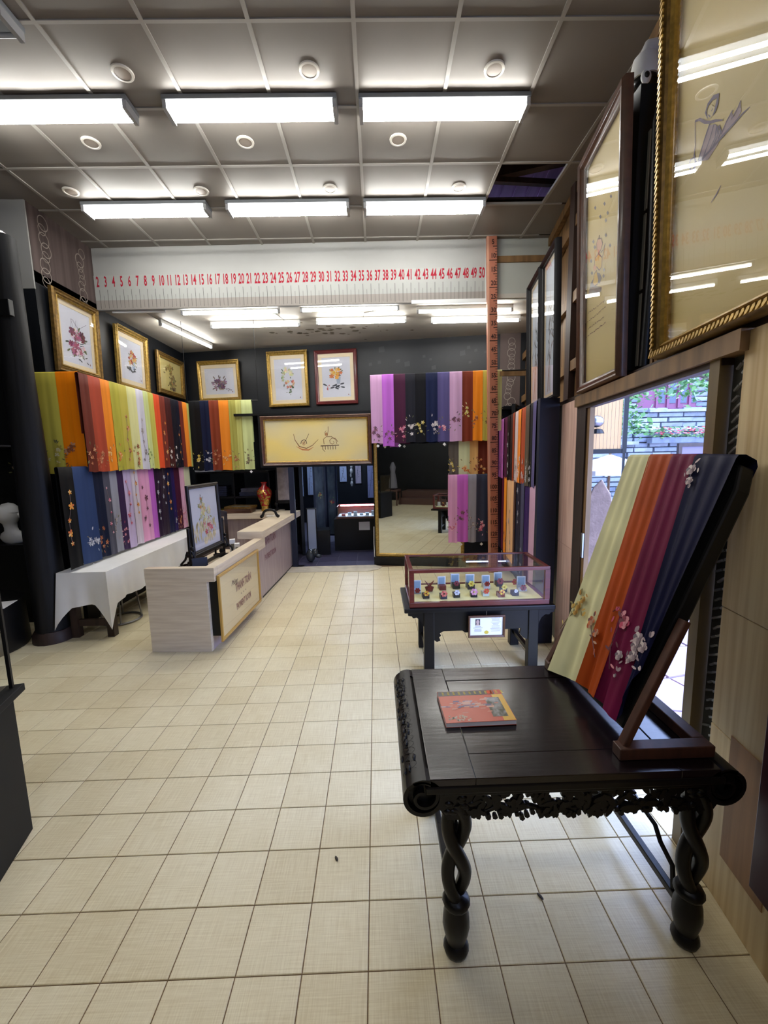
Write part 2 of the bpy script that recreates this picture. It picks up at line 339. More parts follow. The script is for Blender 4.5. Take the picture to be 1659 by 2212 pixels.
DAMP = mat('damp_stain', (128, 120, 102), .8, var=.25, vscale=(9, 9, 9), space='World')
mb = B(DAMP)
for k in range(46):
    x = R.gauss(-.75, .42); y = R.gauss(6.45, .16); s = R.uniform(.012, .05)
    mb.add([(x+s*R.uniform(.8, 1.3)*math.cos(t), y+s*R.uniform(.6, 1.1)*math.sin(t), AZ-.0008-.0001*(k % 9)) for t in [2*pi*q/9 for q in range(9)]], [tuple(range(8, -1, -1))])
mb.build('damp_stain', bpy.data.objects['ceiling_alcove'], kind='stuff')
# low partition that carries the mirror and the lintel over the doorway
wallbox('wall_partition', (-.04, py(-.04)+.19), (1.85, py(1.85)+.19), 0, 2.14, BLACKW, .05)
wallbox('wall_lintel', (-1.62, py(-1.62)+.04), (-.04, py(-.04)+.04), 1.42, 2.14, BLACKW, .07)
struct(B(BLACK).prismz([(-1.95, 5.86), (2.5, 5.64), (2.6, 6.75), (-1.95, 7.45)], 2.14, 2.17), 'ceiling_ledge')
# upper right-hand timber wall, set back behind the built-out display
tw = struct(B(DARKWOOD).prismz([(ru(-2.7)+.06, -2.7), (ru(7.0)+.06, 7.0), (ru(7.0)+.12, 7.0), (ru(-2.7)+.12, -2.7)], 2.0, H+.6), 'wall_right_upper')
y = -.6; k = 0
while y < 6.85:
    wd = R.choice((.17, .2, .24)); t = R.uniform(0, .012)
    B(BROWN).prismz([(ru(y)+t, y), (ru(y)+.055, y), (ru(y+wd-.006)+.055, y+wd-.006), (ru(y+wd-.006)+t, y+wd-.006)], 2.02, H).build('wall_plank', tw); y += wd
for z0, z1 in ((2.35, 2.45), (3.0, 3.1), (3.7, 3.8), (4.0, 4.09)):
    B(BROWN).prismz([(ru(-.6)-.05, -.6), (ru(-.6), -.6), (ru(6.8), 6.8), (ru(6.8)-.05, 6.8)], z0, z1).build('wall_rail', tw)
for yy in (2.02, 4.3):
    B(DARKWOOD).prismz([(ru(yy)-.07, yy-.05), (ru(yy), yy-.05), (ru(yy), yy+.05), (ru(yy)-.07, yy+.05)], 2.03, H).build('wall_post', tw)
# ledge over the built-out front, and the header above the door
lp = [(rw(-2.7)+.02, -2.7, 1.9), (ru(-2.7)+.1, -2.7, 2.0), (ru(6.9)+.1, 6.9, 2.0), (rw(5.6)+.02, 5.6, 1.9)]
struct(B(DARKWOOD).add(lp+[(a, b, c+.03) for a, b, c in lp], [(3, 2, 1, 0), (4, 5, 6, 7), (0, 1, 5, 4), (1, 2, 6, 5), (2, 3, 7, 6), (3, 0, 4, 7)]), 'trim_ledge')
hd = struct(B(BROWN).prismz([(rw(1.28)-.03, 1.28), (rw(1.28)+.04, 1.28), (rw(2.78)+.04, 2.78), (rw(2.78)-.03, 2.78)], 1.835, 1.9), 'trim_lintel')
B(DARKWOOD).prismz([(rw(1.38)-.01, 1.38), (rw(1.38)+.03, 1.38), (rw(2.62)+.03, 2.62), (rw(2.62)-.01, 2.62)], 1.812, 1.835).build('track', hd)
# door frame
jm = struct(B(DARKWOOD).prismz([(rw(2.62)-.01, 2.62), (rw(2.62)+.03, 2.62), (rw(2.78)+.07, 2.78), (rw(2.78)-.01, 2.78)], 0, 1.845), 'door_1')
B(BROWN).prismz([(rw(2.57), 2.57), (rw(2.57)+.03, 2.57), (rw(2.62)+.03, 2.619), (rw(2.62), 2.619)], 0, 1.83).build('door_leaf_edge', jm)
B(STEEL).prismz([(rw(2.575)-.012, 2.575), (rw(2.575), 2.575), (rw(2.605), 2.605), (rw(2.605)-.012, 2.605)], .86, 1.02).build('latch', jm)
B(mat('olive_post', (110, 92, 58), .55, var=.15, vscale=(16, 16, 2))).prismz([(rw(1.385)-.015, 1.385), (rw(1.385)+.05, 1.385), (rw(1.43)+.05, 1.435), (rw(1.43)-.015, 1.435)], 0, 1.86).build('door_post', jm)
# boarded face beside the door, nearer the camera
bw = struct(B(DARKWOOD).prismz([(rw(-2.7)+.06, -2.7), (rw(1.3)+.06, 1.3), (rw(1.3)+.12, 1.3), (rw(-2.7)+.12, -2.7)], 0, 1.9), 'wall_right')
def face(y0, y1, z0, z1, m, t0=0, t1=.06, name='wall_board', parent=bw):
    return B(m).prismz([(rw(y0)+t0, y0), (rw(y0)+t1, y0), (rw(y1)+t1, y1), (rw(y1)+t0, y1)], z0, z1).build(name, parent, bevel=.002)
face(.885, 1.298, 1.02, 1.895, PINE); face(.885, 1.298, .60, 1.017, PINE, .002); face(.885, 1.298, 0, .597, PINE, .001)
face(.86, .883, 0, 1.895, PINE, -.008, .05); face(.45, .858, .0, 1.895, PINE, .0); face(.0, .447, .0, 1.895, PINE, .0)
for k in range(6): face(-.45*k-.45, -.45*k-.003, 0, 1.895, PINE, R.uniform(0, .004))
face(1.02, 1.20, .18, .62, PLY, -.0015, .002, 'plywood_patch')
pl = face(2.785, 3.15, .86, 1.895, PLANK); face(2.785, 3.15, 0, .857, PLANK, .002)
struct(B(BLACK).prismz([(rw(3.15)+.03, 3.15), (rw(3.15)+.1, 3.15), (rw(5.66)+.1, 5.66), (rw(5.66)+.03, 5.66)], 0, 1.925), 'wall_right_display')
struct(B(BLACK).box(-2.85, -2.81, 3.86, 6.14, 0, 2.29), 'wall_left_display')
wallbox('wall_right_rear', (rw(5.6)+.06, 5.6), (2.62, 7.0), 0, 2.2, BLACKW, .05, -1); wallbox('wall_partition_end', (1.8, py(1.8)+.2), (2.5, py(2.5)+.2), 0, 2.2, BLACKW, .05)
nv = struct(B(NAVY).box(1.252, 1.402, 3.155, 3.2, 0, 1.95), 'trim_panel_end')
# pierced metal strip panel between post and boards
pn = tag(B(mat('dark_pane', (74, 76, 74), .25)).prismz([(rw(1.302)+.03, 1.302), (rw(1.302)+.04, 1.302), (rw(1.382)+.04, 1.382), (rw(1.382)+.03, 1.382)], .02, 1.84).build('lattice_pane'), 'narrow dark pane with silvery slanted slots between door post and boards', 'panel')
SLOT = mat('silver_slot', (176, 180, 182), .28, .6); mb = B(SLOT)
for k in range(104):
    z = .06+k*.017; a = 1.308+(.0 if k % 2 else .03)+R.uniform(0, .006); L = R.choice((.024, .03, .02))
    if R.random() < .12: continue
    mb.bar((rw(a)+.026, a, z+.016), (rw(a+L)+.026, a+L, z), .008, .007)
mb.build('slot_lattice', pn, kind='stuff')
# maroon board leaning by the boarded wall at the frame edge
mt_ = thing('maroon_cabinet', 'dark maroon wall cabinet on the pine boards at the right frame edge', 'cabinet', (rw(.685)-.0135, .685, .28), RWROT)
MRN = mat('maroon_lacquer', (64, 18, 26), .4)
B(MRN).box(-.33, .33, -.03, 0, 0, .80).build('body', mt_, bevel=.003)
for a, b in ((-.325, -.003), (.003, .325)): B(MRN).box(a, b, -.042, -.031, .006, .794).build('door', mt_, bevel=.003)
# ------------------------------------------------------------------ lamps
ENDCAP = mat('lamp_end', (170, 172, 174), .4); HOUS = mat('lamp_housing', (225, 226, 224), .35); DEADTUBE = mat('unlit_tube', (190, 196, 200), .3)
TRAY = mat('lamp_tray', (120, 124, 128), .5)
def twin_tube(x, y, label, lit=True):
    t = thing('tube_light', label, 'light', (x, y, H-.006), -.0038, 'twin tube lights on the panelled ceiling')
    B(TRAY).prism([(-.615, 0), (-.615, -.032), (.615, -.032), (.615, 0)], -.088, .088).build('housing', t, bevel=.004)
    for s in (-1, 1):
        B(LIT if lit else DEADTUBE).tube([(-.585, s*.052, -.068), (.585, s*.052, -.068)], .0135, 10).build('tube', t, smooth=40)
        B(ENDCAP).prism([(s*.612, -.002), (s*.585, -.01), (s*.585, -.086), (s*.612, -.086)], -.08, .08).build('lamp_holder', t)
    return t
ylast = 4.55
for i, x in enumerate((-2.30, -.828, .557)):
    twin_tube(x, 3.355, ['lit twin tube light of the nearer row, nearest the left wall', 'lit twin tube light in the middle of the nearer row', 'lit twin tube light of the nearer row, nearest the big pictures'][i])
for i, x in enumerate((-2.23, -.815, .555)):
    twin_tube(x, 4.55, ['lit twin tube light in front of the ruler banner, above its low numbers', 'lit twin tube light in front of the middle of the ruler banner', 'lit twin tube light in front of the high numbers of the ruler banner'][i])
twin_tube(-2.62, 2.74, 'unlit twin tube light at the ceiling corner by the frame edge', False)
twin_tube(-1.9, -.9, 'unseen lit twin tube light added behind the viewer, nearer the side wall'); twin_tube(-.3, -.9, 'unseen lit twin tube light added behind the viewer, nearer the pictures')  # unseen row, added to brighten camera-facing surfaces and the near floor
def batten(x, y, rz, label):
    t = thing('batten_light', label, 'light', (x, y, AZ-.002), rz, 'single tube battens in the alcove')
    B(HOUS).prism([(-.61, 0), (-.61, -.045), (.61, -.045), (.61, 0)], -.02, .02).build('housing', t, bevel=.003)
    B(LIT).tube([(-.585, 0, -.066), (.585, 0, -.066)], .0145, 10).build('tube', t, smooth=40)
    for s in (-1, 1): B(ENDCAP).prism([(s*.612, 0), (s*.585, 0), (s*.585, -.082), (s*.612, -.082)], -.019, .019).build('lamp_holder', t)
bl = [((-1.755, 5.43), 'front row batten light under the ruler, left of three'), ((-.272, 5.385), 'front row batten light under the ruler, middle of three'), ((1.182, 5.50), 'front row batten light behind the timber ruler post'),
      ((-1.6, 5.96), 'back row batten light in the alcove, left of three'), ((-.147, 5.88), 'back row batten light in the alcove, middle of three'), ((1.42, 5.91), 'back row batten light passing behind the timber ruler post')]
for (x, y), l in bl: batten(x, y, -.02, l)
batten(-2.72, 6.42, math.radians(80), 'batten light set slanting along the left wall of the alcove')
WIRE = mat('grey_wire', (120, 116, 108), .6)
for pts, l in [([(-2.9, soff(-2.9)+.06, AZ-.004), (-2.86, 5.6, AZ-.004), (-2.83, 5.82, AZ-.02)], 'thin cable on the alcove ceiling running to the slanting batten'), ([(-1.35, 5.44, AZ-.004), (-1.25, 5.7, AZ-.004), (-1.2, 5.94, AZ-.004)], 'thin cable between the two left battens'), ([(.2, 5.4, AZ-.004), (.05, 5.62, AZ-.004), (-.1, 5.7, AZ-.004), (-.12, 5.87, AZ-.004)], 'thin cable between the two middle battens')]:
    tag(B(WIRE).tube(pts, .005, 6).build('lamp_cable'), l, 'cable')
tag(B(HOUS).box(-3.2, -2.55, soff(-3)+.03, soff(-3)+.055, AZ-.055, AZ-.03).build('cable_duct', bevel=.003), 'white cable duct at the low edge of the soffit by the left wall', 'duct')
DL = [(-1.61, 3.115), (-.377, 3.102), (.859, 3.103), (-2.225, 3.719), (-.992, 3.723), (.247, 3.712), (-2.823, 4.321), (-1.601, 4.334), (-.372, 4.319), (.865, 4.318)]
DLN = ['row above the nearer tubes, left', 'row above the nearer tubes, middle', 'row above the nearer tubes, right', 'row between the tubes, left', 'row between the tubes, middle', 'row between the tubes, right', 'row by the farther tubes, leftmost', 'row by the farther tubes, second from the left', 'row by the farther tubes, third from the left', 'row by the farther tubes, beside the open hatch']
RINGM = mat('downlight_ring', (222, 218, 208), .4); LENS = mat('downlight_lens', (150, 138, 126), .5)
for (x, y), n in zip(DL, DLN):
    t = thing('ceiling_downlight', 'round unlit downlight, '+n, 'light', (x, y, H-.001), 0, 'round downlights in the ceiling')
    B(RINGM).lathe([(.05, -.006), (.053, -.011), (.067, -.009), (.07, 0)], 24).build('ring', t, smooth=50)
    B(LENS).ellip((0, 0, -.006), (.052, .052, .004), 20, 8).build('lens', t)
# ------------------------------------------------------------------ ruler banner on the soffit
rz = math.atan(-.0234)
def sofx(px, py_): a = slope(px, py_); f = on_line(a, (-3.4, soff(-3.4)), (1.6, soff(1.6))); return -3.4+5*f
x2, x50 = sofx(212, 612), sofx(1041, 592); step = (x50-x2)/48
xl, xr = sofx(200, 620), sofx(1049, 590)
bt = thing('ruler_banner', 'long white wall ruler with red numbers 2 to 50 on the soffit', 'ruler', (x2, soff(x2)-.001, AZ-.035), rz)
BAN = mat('banner_vinyl', (160, 161, 156), .5); BANLOW = mat('banner_lower_band', (146, 139, 132), .6, var=.06, vscale=(60, 1, 1))
B(BAN).box(xl-x2, xr-x2, -.006, 0, .115, .40).build('banner_sheet', bt)
B(BANLOW).box(xl-x2, xr-x2, -.006, 0, .005, .115).build('lower_band', bt)
for n in range(2, 51): text(bt, str(n), .165, ((n-2)*step, -.0075, .322), RED, 'numeral', .43, .004)
mb = B(mat('tick_ink', (70, 66, 66), .7))
for n in range(2, 51):
    mb.flat([((n-2)*step+.012, .02), ((n-2)*step+.0165, .02), ((n-2)*step+.0165, .235), ((n-2)*step+.012, .235)], -.0075)
    if n < 50: mb.flat([((n-1.5)*step+.012, .03), ((n-1.5)*step+.015, .03), ((n-1.5)*step+.015, .17), ((n-1.5)*step+.012, .17)], -.0075)
mb.build('tick_marks', bt, kind='stuff')
B(HOUS).box(xl-x2-.03, xl-x2, -.018, 0, 0, .7).build('edge_strip', bt); B(HOUS).box(xr-x2, xr-x2+.035, -.02, 0, 0, .7).build('edge_strip', bt)
B(HOUS).box(xr-x2-.9, xr-x2+.03, -.022, -.007, -.012, .03).build('bottom_strip', bt)
# ------------------------------------------------------------------ timber ruler post
PT = thing('ruler_post', 'tall reddish timber measuring post numbered in tens from floor to ceiling', 'post', (1.512, 5.2, .003))
PT.rotation_euler = (0, -.0186, 0)
B(TAN).box(-.06, .06, 0, .05, 0, H-.008).build('post', PT, bevel=.003)
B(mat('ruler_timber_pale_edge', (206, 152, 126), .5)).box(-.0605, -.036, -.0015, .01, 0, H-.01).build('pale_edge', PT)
z10 = EYE+5.2*ray(1063, 562).z/ray(1063, 562).y; z80 = EYE+5.2*ray(1063, 955.4).z/ray(1063, 955.4).y; u10 = (z10-z80)/7
mb = B(INK)
n5 = 1
while True:
    z = z10-(n5-2)*u10/2
    if z < .2: break
    mb.box(-.036 if n5 % 2 == 0 else .012, .06, -.0025, 0, z-.006, z+.002)
    if z+.06 < H-.03: text(PT, str(n5*5), .075, (.012 if n5 < 20 else .0, -.003, z+.045), INK, 'numeral', .8, .002)
    for q in range(1, 5): mb.box(.034, .06, -.0025, 0, z-q*u10/10-.002, z-q*u10/10+.003)
    n5 += 1
mb.build('tick_marks', PT, kind='stuff')
# ------------------------------------------------------------------ framed pictures
def bouquet(mb, cx, cz, r, y, cols, n, leaf=((86, 96, 60), (60, 74, 52)), squash=1.0):
    for k in range(n//2):
        a = R.uniform(0, 2*pi); d = r*R.uniform(.5, 1.15)
        mb.use(flat(R.choice(leaf))).petal(cx+d*math.cos(a)*.8, cz+d*math.sin(a)*squash, r*.42, r*.16, a+R.uniform(-.6, .6), y-.0001*(k % 5))
    for k in range(n):
        a = R.uniform(0, 2*pi); d = r*math.sqrt(R.random())*.85; px, pz = cx+d*math.cos(a), cz+d*math.sin(a)*squash; s = r*R.uniform(.2, .34); c = R.choice(cols)
        for q in range(5):
            mb.use(flat(tuple(max(0, min(255, v+R.randint(-18, 18)//9*9)) for v in c))).petal(px, pz, s, s*.7, 2*pi*q/5+a, y-.0006-.00005*(k % 12), 6)
def jar(mb, cx, z0, w, h, y, body, dark, stripes=0):
    mb.use(flat(body)).flat([(cx-w*.32, z0), (cx+w*.32, z0), (cx+w*.5, z0+h*.55), (cx+w*.36, z0+h), (cx-w*.36, z0+h), (cx-w*.5, z0+h*.55)], y)
    for k in range(stripes):
        z = z0+h*(.12+.8*k/stripes); mb.use(flat(dark)).stroke([(cx-w*.4, z+h*.05), (cx, z), (cx+w*.4, z+h*.05)], h*.045, y-.0003)
def shadow_leaves(mb, cx, z0, w, y, c=(70, 74, 80), n=6):
    for k in range(n): mb.use(flat(c)).petal(cx+R.uniform(-w, w), z0+R.uniform(-.2, .3)*w, w*.55, w*.2, R.uniform(-.5, .5)+(pi if R.random() < .5 else 0), y-.0002*k)
def picture(label, loc, rotz, wd, h, fw, fm, ground, art, mount=.06, tilt=0.0, depth=.035, bead=None, group=None, glass=True, inner=None, cat='picture', seal=True):
    t = thing('framed_picture', label, cat, loc, rotz, group, rx=tilt)
    mb = B(fm).sweep_rect(-wd/2, wd/2, 0, h, [(0, 0), (0, -depth*.7), (fw*.18, -depth), (fw*.4, -depth*.8), (fw*.62, -depth*.9), (fw*.86, -depth*.55), (fw, -depth*.5), (fw, -.004)])
    mb.add([(-wd/2, 0, 0), (wd/2, 0, 0), (wd/2, 0, h), (-wd/2, 0, h)], [(0, 3, 2, 1)]); mb.build('frame', t, smooth=35)
    if inner: B(inner).sweep_rect(-wd/2+fw*.8, wd/2-fw*.8, fw*.8, h-fw*.8, [(0, -depth*.62), (fw*.1, -depth*.8), (fw*.3, -depth*.6), (fw*.3, -.004)]).build('inner_slip', t, smooth=35)
    if bead:
        mb = B(bead); n = int(2*(wd+h)/.021)
        for k in range(n):
            s = k/n*2*(wd+h); q = fw*.16
            if s < wd: p = (-wd/2+s, q)
            elif s < wd+h: p = (wd/2-q, s-wd)
            elif s < 2*wd+h: p = (wd/2-(s-wd-h), h-q)
            else: p = (-wd/2+q, h-(s-2*wd-h))
            mb.petal(p[0]-.008, p[1], .03, .014, .75 if wd < s < wd+h or s > 2*wd+h else .8, -depth-.001, 6, .006)
        mb.build('carved_edge', t, kind='stuff')
    x0, x1, z0, z1 = -wd/2+fw, wd/2-fw, fw, h-fw
    if mount:
        B(MAT_CREAM).sweep_rect(x0-.003, x1+.003, z0-.003, z1+.003, [(0, -.009), (mount, -.008), (mount+.003, -.005)]).build('mount', t)
        x0 += mount; x1 -= mount; z0 += mount; z1 -= mount
    B(ground).flat([(x0, z0), (x1, z0), (x1, z1), (x0, z1)], -.0045).build('silk_ground', t)
    mb = MB(); art(mb, x0, x1, z0, z1, -.0052)
    if mb.mats:
        if mount and seal: mb.use(flat((150, 110, 100))).disc(x1-.04, z0+.035, .008, .012, -.0052)
        mb.build('embroidery', t, kind='stuff')
    if glass: B(GLASS).flat([(-wd/2+fw*.9, fw*.9), (wd/2-fw*.9, fw*.9), (wd/2-fw*.9, h-fw*.9), (-wd/2+fw*.9, h-fw*.9)], -depth*.5).build('glass', t)
    return t
GP = 'framed flower embroideries high in the alcove'
def art1(mb, x0, x1, z0, z1, y):
    w_, h_ = x1-x0, z1-z0; cx = x0+w_*.5
    mb.use(flat((110, 100, 120))); 
    for k in range(6): mb.stroke([(cx+.02, z0+h_*.4), (cx+R.uniform(-.1, .1), z0+h_*.6), (cx+R.uniform(-.16, .18), z0+h_*.82)], .004, y)
    jar(mb, cx+.05, z0+h_*.13, .13, .2, y-.0004, (222, 222, 226), (90, 96, 110), 7)
    bouquet(mb, cx, z0+h_*.42, .15, y-.001, [(120, 32, 70), (168, 90, 120), (214, 190, 200), (96, 28, 58)], 34); shadow_leaves(mb, cx+.1, z0+h_*.12, .08, y)
picture('large gilt framed embroidery of crimson flowers in a striped white vase', (-3.345, 4.915, 2.515), pi/2, .72, .845, .075, GOLDB, ARTWHITE, art1, .055, .03, .05, None, GP, inner=GOLD)
def art2(mb, x0, x1, z0, z1, y):
    w_, h_ = x1-x0, z1-z0; cx = x0+w_*.45
    jar(mb, cx+.06, z0+h_*.28, .08, .17, y-.0003, (150, 168, 196), (90, 96, 110)); bouquet(mb, cx+.03, z0+h_*.55, .11, y-.001, [(206, 130, 70), (170, 70, 50), (216, 180, 110)], 18, ((150, 150, 60), (92, 110, 50))); shadow_leaves(mb, cx, z0+h_*.26, .11, y, (58, 62, 66), 14)
picture('narrow gilt framed embroidery of orange flowers with a blue vase and fallen leaves', (-3.345, 5.965, 2.535), pi/2, .73, .77, .06, GOLD, ARTWHITE, art2, .06, .03, .045, GOLD, GP)
def art3(mb, x0, x1, z0, z1, y):
    w_, h_ = x1-x0, z1-z0; cx = (x0+x1)/2
    bouquet(mb, cx+.05, z0+h_*.3, .14, y-.001, [(80, 70, 46), (120, 104, 60), (160, 140, 90)], 16, ((70, 64, 40), (96, 84, 46))); bouquet(mb, cx, z0+h_*.55, .17, y, [(150, 130, 70), (120, 96, 50)], 9, ((110, 96, 50), (130, 116, 60)))
picture('gilt framed olive toned embroidery nearest the corner of the alcove', (-3.345, 7.05, 2.6), pi/2, .88, .64, .075, GOLDB, ARTYEL, art3, 0, .03, .045, None, GP, inner=GOLD)
fr = math.atan(-.151)
def farpic(label, pxl, pxr, zb, zt, fw, fm, art, bead=None, mount=.06, ground=ARTWHITE, inner=None):
    A, Bq = (-3.4, farw(-3.4)), (2.6, farw(2.6)); xa = -3.4+6*on_line(slope(pxl, 815), A, Bq); xb = -3.4+6*on_line(slope(pxr, 815), A, Bq)
    xm = (xa+xb)/2; n = .012
    return picture(label, (xm-n*.15, farw(xm)-n, zb), fr, (xb-xa)*1.011, zt-zb, fw, fm, ground, art, mount, .03, .04, bead, GP, inner=inner)
def artA(mb, x0, x1, z0, z1, y):
    w_, h_ = x1-x0, z1-z0; cx = x0+w_*.5; jar(mb, cx+.03, z0+h_*.16, .13, .15, y-.0003, (176, 164, 150), (120, 110, 100), 3); bouquet(mb, cx, z0+h_*.42, .15, y-.001, [(112, 90, 106), (150, 130, 140), (92, 70, 88)], 20, ((96, 84, 88), (120, 104, 104)), .6); shadow_leaves(mb, cx+.12, z0+h_*.15, .07, y, (84, 70, 80), 5)
farpic('squarish gilt framed embroidery of mauve flowers, left on the dark far wall', 431, 520, 2.57, 3.235, .055, GOLD, artA, GOLD)
def artB(mb, x0, x1, z0, z1, y):
    w_, h_ = x1-x0, z1-z0; cx = x0+w_*.5; bouquet(mb, cx-.02, z0+h_*.6, .12, y-.0005, [(206, 204, 170), (180, 186, 140), (224, 214, 180)], 14, ((78, 96, 60), (58, 78, 48)), 1.2); bouquet(mb, cx+.02, z0+h_*.42, .09, y-.0015, [(206, 120, 100), (224, 190, 150)], 10); bouquet(mb, cx+.03, z0+h_*.26, .07, y, [(60, 82, 52), (80, 100, 66)], 8)
farpic('gilt framed embroidery of a hanging white rose spray, above the long yellow painting', 581, 667, 2.425, 3.325, .055, GOLD, artB, GOLD)
def artC(mb, x0, x1, z0, z1, y):
    w_, h_ = x1-x0, z1-z0; cx = x0+w_*.45; jar(mb, cx+.06, z0+h_*.33, .08, .18, y-.0004, (160, 170, 190), (90, 96, 110)); bouquet(mb, cx, z0+h_*.6, .13, y-.001, [(222, 170, 60), (206, 120, 60), (226, 190, 120)], 18, ((84, 96, 56), (70, 84, 50)), .75); shadow_leaves(mb, cx, z0+h_*.27, .15, y, (56, 60, 70), 10); bouquet(mb, cx-.12, z0+h_*.25, .05, y-.001, [(176, 60, 50)], 6)
farpic('red lacquer framed embroidery of yellow flowers in a vase on the dark far wall', 682, 773, 2.435, 3.315, .06, REDWOOD, artC)
SEP = flat((120, 70, 40)); SEP2 = flat((84, 56, 40))
def artL(mb, x0, x1, z0, z1, y):
    w_, h_ = x1-x0, z1-z0; P = lambda u, v: (x0+u*w_, z0+v*h_)
    mb.use(flat((196, 110, 60))).stroke([P(.30, .36), P(.36, .28), P(.42, .27), P(.47, .34)], [.004, .016, .014, .003], y-.0003)
    mb.use(SEP).stroke([P(.28, .66), P(.29, .52), P(.33, .36), P(.40, .31), P(.46, .38), P(.52, .52)], [.006, .008, .012, .01, .008, .004], y-.0006)
    mb.use(SEP2).stroke([P(.37, .42), P(.40, .52), P(.43, .66)], .006, y-.0006); mb.stroke([P(.345, .42), P(.355, .49), P(.38, .52), P(.40, .49), P(.405, .42)], .009, y-.0007)
    mb.use(flat((206, 170, 120))).disc(x0+.375*w_, z0+.43*h_, .025, .03, y-.0004, 12)
    for k in range(6): mb.use(SEP2).stroke([P(.56+.025*k, .27), P(.56+.025*k, .35)], .008, y-.0006)
    mb.stroke([P(.54, .36), P(.72, .37)], .012, y-.0005); mb.stroke([P(.56, .28), P(.58, .22)], .006, y-.0006)
    mb.use(SEP).stroke([P(.575, .4), P(.57, .52), P(.60, .58), P(.65, .58), P(.69, .5), P(.70, .4)], .007, y-.0006)
    mb.stroke([(x0+.66*w_+.05*w_*(1-t/9)*math.cos(t*.9), z0+.45*h_+.12*h_*(1-t/9)*math.sin(t*.9)) for t in range(9)], .007, y-.0006)
    mb.stroke([P(.59, .6), P(.585, .68), P(.6, .72)], .005, y-.0006); mb.stroke([P(.61, .6), P(.62, .74), P(.62, .82)], .006, y-.0006); mb.use(flat((176, 130, 80))).disc(x0+.6*w_, z0+.64*h_, .016, .024, y-.0007)
xa = -1.7+1.8*on_line(slope(564, 950), (-1.7, py(-1.7)), (.1, py(.1))); xb = -1.7+1.8*on_line(slope(803, 950), (-1.7, py(-1.7)), (.1, py(.1)))
GG = mat('glowing_gold_ground', (240, 214, 128), .6, col2=(214, 204, 166), vscale=(1.5, 1, 2.2), detail=1)
picture('long yellow painting with a crescent boat figure, hung over the dark doorway', ((xa+xb)/2, py((xa+xb)/2)+.035, 1.445), math.atan(-.06), xb-xa, .68, .055, BROWNFRAME, GG, artL, 0, .02, .04, None, None, False, inner=GOLD)
def rwpic(label, ya, yb, zb, zt, fw, fm, ground, art, off=.03, tilt=.03, mount=0, bead=None, inner=None, group=None, depth=.05):
    ym = (ya+yb)/2; wd = abs(ya-yb)*1.011
    return picture(label, (rw(ym)-off, ym, zb), RWROT, wd, zt-zb, fw, fm, ground, art, mount, tilt, depth, bead, group, True, inner, seal=False)
def local_on(px, py_, org, rotz, tilt):
    """point of the photographed picture, in the picture's own x,z (the picture hangs at org, turned and tipped)"""
    M = Matrix.Translation(org) @ Matrix.Rotation(rotz, 4, 'Z') @ Matrix.Rotation(tilt, 4, 'X'); Mi = M.inverted(); e = Mi @ Vector((0, 0, EYE)); d = Mi.to_3x3() @ ray(px, py_); t = (-.005-e.y)/d.y; p = e+d*t; return (p.x, p.z)
VIO = flat((104, 84, 110)); VIO2 = flat((150, 128, 138)); VIO3 = flat((80, 62, 96))
def rwspot(ya, yb, zb, off): ym = (ya+yb)/2; return (rw(ym)-off, ym, zb)
BIG = (1.10, 1.76, 1.915, .002)
def artBig(mb, x0, x1, z0, z1, y):
    P = lambda *q: [local_on(a, b, rwspot(*BIG), RWROT, .03) for a, b in q]     # a draped figure on a long leaf boat
    mb.use(VIO2).flat(P((1508, 350), (1522, 300), (1532, 270), (1546, 268), (1556, 285), (1552, 310), (1530, 345)), y-.0003).flat(P((1553, 300), (1565, 275), (1580, 240), (1586, 252), (1600, 220), (1602, 240), (1590, 262), (1566, 290)), y-.0003)
    mb.use(VIO3).stroke(P((1491, 374), (1500, 362), (1525, 335), (1556, 300), (1590, 262), (1605, 245), (1620, 231)), [.004, .008, .009, .009, .007, .005, .002], y-.0006)
    mb.stroke(P((1509, 346), (1524, 296), (1534, 266)), .007, y-.0007).stroke(P((1518, 344), (1534, 300), (1543, 268)), .006, y-.0007).stroke(P((1530, 332), (1545, 298), (1549, 270)), .006, y-.0007).stroke(P((1540, 318), (1552, 290), (1550, 275)), .008, y-.0007).stroke(P((1552, 300), (1558, 285), (1554, 272), (1548, 278)), .007, y-.0008)
    mb.use(VIO).stroke(P((1502, 262), (1512, 258), (1524, 264), (1535, 264), (1545, 261), (1562, 259)), [.006, .008, .009, .008, .008, .003], y-.0009).stroke(P((1502, 262), (1502, 316)), .003, y-.0009).stroke(P((1502, 316), (1500, 335), (1503, 350), (1508, 352)), [.003, .007, .006, .003], y-.0009).stroke(P((1500, 340), (1492, 345), (1489, 360), (1494, 368), (1502, 360)), .005, y-.0009)
    mb.use(flat((206, 190, 140))).flat(P((1528, 250), (1530, 236), (1537, 226), (1545, 232), (1542, 246), (1534, 257)), y-.0007)
    mb.use(VIO3).stroke(P((1529, 256), (1525, 242), (1530, 226), (1541, 211), (1552, 206), (1549, 226), (1545, 240), (1540, 250)), [.003, .008, .012, .014, .012, .016, .012, .003], y-.0009).stroke(P((1531, 248), (1535, 252)), .004, y-.001).stroke(P((1537, 240), (1541, 234)), .003, y-.001)
    mb.use(VIO).stroke(P((1558, 290), (1570, 262), (1583, 238), (1580, 258), (1595, 232), (1601, 217)), .005, y-.0009).stroke(P((1536, 438), (1548, 420), (1558, 400)), [.002, .007, .002], y-.0006)
rwpic('big gilt framed golden silk with a violet draped figure on a leaf, nearest the camera', BIG[0], BIG[1], BIG[2], 3.62, .05, GOLDB, ARTGOLD, artBig, .002, .03, 0, GOLD, GOLD)
GRY = flat((120, 112, 108)); OCH = flat((214, 176, 70)); MVE = flat((120, 96, 90)); FLESH = flat((214, 160, 120))
KID = (2.09, 2.70, 1.91, .002)
